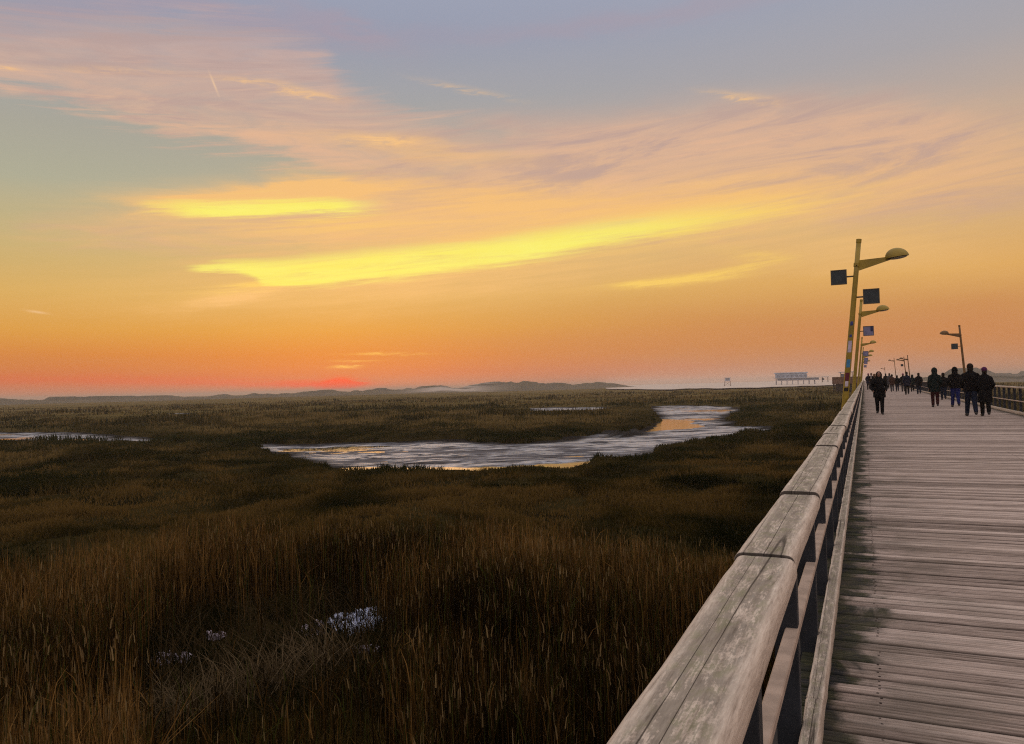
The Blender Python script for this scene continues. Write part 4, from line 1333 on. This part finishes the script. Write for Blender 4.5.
    # --- trousers
    bm = bmesh.new()
    add_capsule(bm, V(-0.075, 0, 0.93), V(0.075, 0, 0.93), 0.118 * s, 0.118 * s)
    for (h_, k_, a_, sd, st) in legs:
        add_capsule(bm, h_, k_, 0.105 * s * B, 0.080 * s)
        add_capsule(bm, k_, a_ + V(0, 0, 0.03), 0.079 * s, 0.066 * s)
    obj('trousers', remeshed(bm, fine, 5), leg_mat, root)
    for (h_, k_, a_, sd, st) in legs:
        bm = bmesh.new()
        add_capsule(bm, a_ + V(0, -0.035, -0.035), a_ + V(sd * 0.02, 0.15, -0.043), 0.048 * s, 0.040 * s)
        add_capsule(bm, a_ + V(0, -0.01, 0.03), a_ + V(0, -0.02, -0.03), 0.045 * s, 0.05 * s)
        for v in bm.verts:
            v.co.z = max(v.co.z, a_.z - 0.083 * s)
        obj('shoe', remeshed(bm, fine, 2), SHOE, root)
    # --- coat
    bm = bmesh.new()
    add_capsule(bm, V(0, -0.005, 1.05), V(0, -0.01, 1.30), 0.165 * s * B, 0.170 * s * B)
    for sd in (-1, 1):
        add_capsule(bm, V(sd * 0.03, -0.01, 1.43), V(sd * sh_w * 0.82, -0.01, 1.35), 0.095 * s, 0.088 * s)
    add_capsule(bm, V(-0.06 * B, 0, 1.02), V(0.06 * B, 0, 1.02), 0.155 * s, 0.155 * s)
    add_capsule(bm, V(0, -0.015, 1.40), V(0, -0.005, 1.50), 0.10 * s, 0.086 * s)
    low = {'jacket': 0.86, 'parka': 0.72, 'long': 0.52}[coat]
    for sd in (-1, 1):
        add_capsule(bm, V(sd * 0.075 * B, 0.0, 1.0), V(sd * 0.085 * B, 0, low), 0.145 * s, 0.135 * s * (1.0 if coat == 'jacket' else 1.08))
    for (s_, e_, w_, sd, mode) in arms_p:
        add_capsule(bm, s_ + V(-sd * 0.01, 0, -0.01), e_, 0.082 * s, 0.070 * s)
        add_capsule(bm, e_, w_ + (e_ - w_).normalized() * 0.01, 0.070 * s, 0.055 * s)
    if head == 'hood':
        add_ellipsoid(bm, V(0, -0.03, 1.635), 0.125 * s, 0.135 * s, 0.158 * s)
        add_capsule(bm, V(0, -0.05, 1.44), V(0, -0.05, 1.56), 0.125 * s, 0.112 * s)
    me = remeshed(bm, fine, 5)
    z1 = (low - 0.02) * s
    for v in me.vertices:                           # straight hem
        if v.co.z < z1:
            v.co.z = z1 + (v.co.z - z1) * 0.1
        if head == 'hood' and v.co.y > 0.075 * s and v.co.z > 1.52 * s:   # the hood opens around the face
            v.co.y = 0.075 * s
    obj('coat', me, coat_mat, root)
    # --- hair or hat
    bm = bmesh.new()
    if head == 'hair':
        add_ellipsoid(bm, V(0, -0.016, 1.66), 0.100 * s, 0.108 * s, 0.112 * s)
        add_ellipsoid(bm, V(0, -0.045, 1.585), 0.090 * s, 0.072 * s, 0.11 * s)
        obj('hair', remeshed(bm, fine, 2), head_mat, root)
    elif head == 'long_hair':
        add_ellipsoid(bm, V(0, -0.022, 1.655), 0.105 * s, 0.105 * s, 0.112 * s)
        for sd in (-1, 1):
            add_capsule(bm, V(sd * 0.075, -0.03, 1.64), V(sd * 0.08, -0.04, 1.47), 0.048 * s, 0.04 * s)
        add_capsule(bm, V(0, -0.07, 1.62), V(0, -0.09, 1.44), 0.075 * s, 0.06 * s)
        obj('hair', remeshed(bm, fine, 2), head_mat, root)
    elif head in ('hat', 'bobble_hat'):
        add_ellipsoid(bm, V(0, 0.0, 1.69), 0.092 * s, 0.108 * s, 0.088 * s)
        add_capsule(bm, V(0, -0.005, 1.66), V(0, -0.005, 1.675), 0.092 * s, 0.090 * s)
        if head == 'bobble_hat':
            add_ellipsoid(bm, V(0, -0.01, 1.79), 0.035 * s, 0.035 * s, 0.035 * s)
        obj('hat', remeshed(bm, fine, 2), head_mat, root)
        bm = bmesh.new()
        add_ellipsoid(bm, V(0, -0.045, 1.585), 0.078 * s, 0.062 * s, 0.08 * s)
        obj('hair', remeshed(bm, fine, 2), cloth('dark_hair', (0.015, 0.011, 0.009)), root)
    if scarf is not None:
        bm = bmesh.new()
        bmesh.ops.create_uvsphere(bm, u_segments=18, v_segments=8, radius=1.0, matrix=Matrix.Translation(V(0, 0.005, 1.485)) @ Matrix.Diagonal((0.112 * s, 0.115 * s, 0.05 * s, 1)))
        add_capsule(bm, V(0.03, 0.165, 1.44), V(0.04, 0.185, 1.20), 0.045 * s, 0.05 * s)
        obj('scarf', remeshed(bm, fine, 2), scarf, root)
    return root
person('person in black coat with dark hair alone close to the left railing', 0.50, 31.41, 1.60, 3.1416, coat='parka', coat_mat=cloth('black_cloth', (0.005, 0.005, 0.006)), leg_mat=cloth('black_cloth', (0.005, 0.005, 0.006)), head='long_hair', head_mat=cloth('dark_hair', (0.015, 0.011, 0.009)), arms=('pocket', 'pocket'), stride=0.06, build=1.12, fine=0.01)
person('hooded person in dark teal parka and dark red trousers walking away', 2.84, 38.56, 1.73, 0.0, coat='parka', coat_mat=cloth('dark_teal_cloth', (0.007, 0.013, 0.013)), leg_mat=cloth('dark_red_cloth', (0.030, 0.008, 0.009)), head='hood', arms=('down', 'pocket'), stride=0.07, fine=0.01)
person('hooded person in short black jacket and bright blue jeans', 3.60, 38.29, 1.73, 0.0, coat='jacket', coat_mat=cloth('black_cloth', (0.005, 0.005, 0.006)), leg_mat=cloth('blue_denim', (0.012, 0.017, 0.085)), head='hood', arms=('pocket', 'pocket'), stride=0.1, sway=0.03, build=1.08, fine=0.01)
person('tall bareheaded person in black jacket and dark jeans, largest of the walkers', 3.24, 29.65, 1.76, 0.0, coat='jacket', coat_mat=cloth('black_cloth', (0.005, 0.005, 0.006)), leg_mat=cloth('dark_denim', (0.009, 0.014, 0.028)), head='hair', head_mat=cloth('dark_hair', (0.015, 0.011, 0.009)), arms=('pocket', 'pocket'), stride=0.2, sway=0.02, build=1.1, fine=0.009)
person('person in long black coat and purple knitted hat beside the tall one', 3.64, 29.59, 1.62, 0.0, coat='long', coat_mat=cloth('black_cloth', (0.005, 0.005, 0.006)), leg_mat=cloth('black_cloth', (0.005, 0.005, 0.006)), head='hat', head_mat=cloth('purple_knit', (0.075, 0.018, 0.065)), arms=('pocket', 'pocket'), stride=0.09, fine=0.01)
person('person in dark jacket and blue jeans half hidden behind the one in red trousers', 4.11, 49.94, 1.55, 0.0, coat='jacket', coat_mat=cloth('black_cloth', (0.005, 0.005, 0.006)), leg_mat=cloth('dark_denim', (0.009, 0.014, 0.028)), head='hair', head_mat=cloth('dark_hair', (0.015, 0.011, 0.009)), arms=('pocket', 'down'), stride=0.12)
person('person in black parka at the right end of the distant group', 3.85, 66.99, 1.66, 0.0, coat='parka', coat_mat=cloth('black_cloth', (0.005, 0.005, 0.006)), leg_mat=cloth('dark_denim', (0.009, 0.014, 0.028)), head='hair', head_mat=cloth('dark_hair', (0.015, 0.011, 0.009)), arms=('pocket', 'pocket'), stride=0.08)
person('person in navy coat at the centre of the distant group', 2.98, 65.90, 1.75, 0.0, coat='parka', coat_mat=cloth('navy_cloth', (0.010, 0.013, 0.026)), leg_mat=cloth('black_cloth', (0.005, 0.005, 0.006)), head='hat', head_mat=cloth('black_cloth', (0.005, 0.005, 0.006)), arms=('down', 'down'), stride=0.1)
person('short person in dark green coat between two taller ones of the distant group', 4.00, 78.61, 1.55, 0.0, coat='parka', coat_mat=cloth('dark_teal_cloth', (0.007, 0.013, 0.013)), leg_mat=cloth('black_cloth', (0.005, 0.005, 0.006)), head='hood', arms=('pocket', 'pocket'), stride=0.06)
person('person with a pale pink hat left of centre in the distant group', 3.31, 80.06, 1.70, 0.0, coat='parka', coat_mat=cloth('black_cloth', (0.005, 0.005, 0.006)), leg_mat=cloth('grey_cloth', (0.05, 0.05, 0.055)), head='hat', head_mat=cloth('pink_knit', (0.22, 0.06, 0.10)), arms=('pocket', 'down'), stride=0.08)
person('stocky person in black jacket in the middle of the distant group', 2.85, 81.25, 1.55, 0.0, coat='jacket', coat_mat=cloth('black_cloth', (0.005, 0.005, 0.006)), leg_mat=cloth('navy_cloth', (0.010, 0.013, 0.026)), head='hair', head_mat=cloth('dark_hair', (0.015, 0.011, 0.009)), arms=('pocket', 'pocket'), stride=0.08, build=1.15)
person('person in brown coat at the left end of the distant group', 2.40, 80.66, 1.65, 0.0, coat='parka', coat_mat=cloth('brown_cloth', (0.045, 0.022, 0.016)), leg_mat=cloth('grey_cloth', (0.05, 0.05, 0.055)), head='hair', head_mat=cloth('dark_hair', (0.015, 0.011, 0.009)), arms=('pocket', 'pocket'), stride=0.07)
person('person in grey coat far behind the one in brown', 2.82, 103.90, 1.88, 0.0, coat='long', coat_mat=cloth('grey_cloth', (0.05, 0.05, 0.055)), leg_mat=cloth('black_cloth', (0.005, 0.005, 0.006)), head='hair', head_mat=cloth('dark_hair', (0.015, 0.011, 0.009)), arms=('pocket', 'pocket'), stride=0.06)
person('person in dark jacket just right of the lone one in black', 2.57, 110.54, 1.88, 0.0, coat='jacket', coat_mat=cloth('black_cloth', (0.005, 0.005, 0.006)), leg_mat=cloth('black_cloth', (0.005, 0.005, 0.006)), head='hat', head_mat=cloth('black_cloth', (0.005, 0.005, 0.006)), arms=('pocket', 'pocket'), stride=0.06)
person('person with pink hat in dark coat nearest the left railing', 0.45, 95.61, 1.88, 0.0, coat='parka', coat_mat=cloth('navy_cloth', (0.010, 0.013, 0.026)), leg_mat=cloth('black_cloth', (0.005, 0.005, 0.006)), head='hat', head_mat=cloth('pink_knit', (0.22, 0.06, 0.10)), arms=('pocket', 'pocket'), stride=0.07)
person('person in black coat with a pale scarf near the left railing', 0.72, 90.68, 1.88, 3.1416, coat='parka', coat_mat=cloth('black_cloth', (0.005, 0.005, 0.006)), leg_mat=cloth('grey_cloth', (0.05, 0.05, 0.055)), head='hair', head_mat=cloth('dark_hair', (0.015, 0.011, 0.009)), arms=('pocket', 'pocket'), stride=0.07, scarf=cloth('pale_scarf', (0.35, 0.30, 0.30)))
person('brown haired person just behind the lone one in black', 1.18, 106.89, 1.88, 0.0, coat='jacket', coat_mat=cloth('brown_cloth', (0.045, 0.022, 0.016)), leg_mat=cloth('black_cloth', (0.005, 0.005, 0.006)), head='long_hair', head_mat=cloth('brown_hair', (0.10, 0.045, 0.02)), arms=('pocket', 'pocket'), stride=0.05)

# ------------------------------------------------------------------ far structures
GREYB = simple('blue_grey_cladding', (0.36, 0.43, 0.53), 0.7, 0.15, 0.3)
WINB = simple('dark_window_glass', (0.20, 0.24, 0.31), 0.2, 0.2, 0.5)
PALEW = simple('pale_painted_wood', (0.46, 0.44, 0.44), 0.7, 0.15, 0.4)
GREYW = simple('grey_weathered_wood', (0.28, 0.31, 0.37), 0.8, 0.2, 0.5)
BROWNW = simple('brown_plank_wood', (0.13, 0.075, 0.055), 0.85, 0.3, 1.5)
def box_part(name, parent, mat, *b, bev=0.0):
    bm = bmesh.new()
    add_box(bm, *b, bevel=bev)
    return obj_bm(name, bm, mat, parent)

def stilt_house(loc, rz):
    loc = (loc[0], loc[1], loc[2] + 1.0)
    r = thing('stilt_house', 'long pale blue grey beach house raised on stilts by the far shore', 'beach house', loc, rz)
    W2 = 13.5
    wl = box_part('wall', r, GREYB, -W2, W2 - 3, -6, 6, 4.6, 8.4)
    rf = box_part('roof', r, GREYB, -W2 - 1, W2 - 2, -7, 7, 8.404, 9.1)
    box_part('lower_wall', r, GREYB, -W2 + 1.5, W2 + 6.0, -5.5, 5.5, 2.7, 4.39)
    box_part('deck', r, PALEW, -W2 - 1.5, W2 + 7.5, -8, 8, 4.394, 4.596)
    box_part('lower_deck', r, PALEW, -W2 + 2, W2 + 8.5, -7.5, 7.5, 2.4, 2.696)
    for k in range(7):
        f = box_part('window', r, GREYW, -W2 + 1.4 + 3.4 * k, -W2 + 3.9 + 3.4 * k, -6.12, -6.003, 5.3, 7.0)
        box_part('pane', f, WINB, -W2 + 1.6 + 3.4 * k, -W2 + 3.7 + 3.4 * k, -6.16, -6.123, 5.45, 6.85)
    for k in range(8):
        for yy in (-6.8, 6.8):
            bm = bmesh.new()
            xx = -W2 + 0.5 + 4.2 * k
            add_tube(bm, [(xx, yy, -2.2), (xx, yy, 2.39 if xx > -W2 + 2 else 4.39)], 0.28, 8)
            obj_bm('stilt', bm, GREYW, r)
    bm = bmesh.new()
    add_box(bm, -W2 - 1.5, W2 + 7.5, -8.0, -7.9, 5.5, 5.62)
    for k in range(18):
        add_box(bm, -W2 - 1.4 + k * 2.05, -W2 - 1.3 + k * 2.05, -7.99, -7.91, 4.6, 5.497)
    obj_bm('balustrade', bm, GREYW, r)
def lookout(loc, rz):
    r = thing('lookout_hut', 'small square lifeguard hut on tall stilts on the far beach', 'hut', loc, rz)
    box_part('platform', r, PALEW, -2.8, 2.8, -2.8, 2.8, 4.2, 4.45)
    w = box_part('wall', r, GREYB, -2.1, 2.1, -2.1, 2.1, 4.454, 6.9)
    box_part('roof', r, PALEW, -2.9, 2.9, -2.9, 2.9, 6.904, 7.3)
    f = box_part('window', r, PALEW, -1.5, 1.5, -2.18, -2.103, 5.2, 6.5)
    box_part('pane', f, WINB, -1.35, 1.35, -2.22, -2.183, 5.35, 6.35)
    for sx in (-2.2, 2.2):
        for sy in (-2.2, 2.2):
            bm = bmesh.new()
            add_tube(bm, [(sx * 1.15, sy * 1.15, -1.0), (sx, sy, 4.19)], 0.2, 8)
            obj_bm('stilt', bm, BROWNW, r)
    for sg in (-1, 1):
        bm = bmesh.new()
        add_tube(bm, [(-2.4 * sg, -2.45, 0.5), (2.2 * sg, -2.25, 4.0)], 0.1, 6)
        obj_bm('brace', bm, BROWNW, r)
def viewing_platform(x0, x1, y0, y1):
    r = thing('viewing_platform', 'brown plank platform with screen walls beside the pier far ahead', 'platform', ((x0 + x1) / 2, (y0 + y1) / 2, 0))
    hx, hy = (x1 - x0) / 2, (y1 - y0) / 2
    box_part('deck', r, BROWNW, -hx, hx, -hy, hy, -0.25, -0.02)
    box_part('screen_wall', r, BROWNW, -hx, hx, -hy, -hy + 0.08, -0.016, 1.9)
    box_part('screen_wall', r, BROWNW, -hx, -hx + 0.08, -hy + 0.084, hy, -0.016, 1.9)
    box_part('skirt', r, DARKWOOD, -hx + 1.0, hx, -hy + 0.3, -hy + 0.4, ZM + 0.6, -0.254)
    for k in range(5):
        for yy in (-hy + 0.6, hy - 0.4):
            bm = bmesh.new()
            xx = -hx + 0.3 + k * (2 * hx - 0.6) / 4
            add_tube(bm, [(xx, yy, ZM - 1), (xx, yy, -0.254)], 0.16, 8)
            obj_bm('pile', bm, DARKWOOD, r)
def shelter(loc, w, h, label):
    r = thing('shelter', label, 'shelter', loc)
    box_part('roof', r, GREYB, -w / 2, w / 2, -1.4, 1.4, h, h + 0.22)
    for sx in (-1, 1):
        for yy in (-1.2, 1.2):
            bm = bmesh.new()
            add_tube(bm, [(sx * w * 0.36, yy, 0), (sx * w * 0.36, yy, h - 0.003)], 0.09, 8)
            obj_bm('post', bm, GREYP, r)
    box_part('back_panel', r, GREYB, -w * 0.34, -w * 0.12, 1.0, 1.08, 0.9, h - 0.4)
    box_part('bench', r, BROWNW, -w * 0.3, w * 0.3, 0.5, 0.9, 0.42, 0.48)
stilt_house((-52.5, 657.9, -2.6), 0.080)
lookout((-103.5, 651.8, -2.6), 0.157)
viewing_platform(-9.0, -0.75, 256.0, 270.0)
shelter((-5.0, 263.0, 0.0), 4.6, 3.3, 'flat roofed grey shelter standing on the plank platform')
shelter((-15.5, 360.0, 0.0), 3.2, 2.2, 'small low canopy shelter beyond the left end of the plank platform')

# ------------------------------------------------------------------ haze
bm = bmesh.new()
add_box(bm, -7200, 7200, -7200, 7200, ZM - 3.2, 22.0)
hm = bpy.data.materials.new('evening_haze')
hm.use_nodes = True
nt = hm.node_tree
nt.nodes.clear()
pv = nt.nodes.new('ShaderNodeVolumePrincipled')
pv.inputs['Color'].default_value = (0.92, 0.82, 0.76, 1)
pv.inputs['Density'].default_value = 0.00031
pv.inputs['Anisotropy'].default_value = 0.45
on = nt.nodes.new('ShaderNodeOutputMaterial')
nt.links.new(pv.outputs[0], on.inputs['Volume'])
hz = stuff(obj_bm('haze', bm, hm))
hz['label'] = 'thin evening haze lying over the marsh'

# ------------------------------------------------------------------ camera and render settings
cam = bpy.data.cameras.new('camera')
cam.sensor_fit = 'HORIZONTAL'
cam.sensor_width = 36.0
cam.lens = 36.0 * 760.0 / 1024.0
cam.clip_start = 0.05
cam.clip_end = 20000
co = bpy.data.objects.new('camera', cam)
co.location = (0, 0, ZC)
co.rotation_mode = 'QUATERNION'
co.rotation_quaternion = (Matrix.Rotation(YAW, 3, 'Z') @ Matrix.Rotation(math.pi / 2 + PITCH, 3, 'X') @ Matrix.Rotation(ROLL, 3, 'Z')).to_quaternion()
link(co)
scene.camera = co
scene.render.engine = 'CYCLES'
cy = scene.cycles
cy.max_bounces = 6
cy.diffuse_bounces = 3
cy.glossy_bounces = 3
cy.transmission_bounces = 3
cy.volume_bounces = 1
cy.transparent_max_bounces = 6
cy.use_denoising = False
cy.filter_width = 1.15
cy.denoiser = 'OPENIMAGEDENOISE'
cy.sample_clamp_indirect = 4.0
vs = scene.view_settings
vs.view_transform = 'Standard'
vs.look = 'None'
vs.exposure = 0.0
vs.gamma = 1.0
vs.use_curve_mapping = False
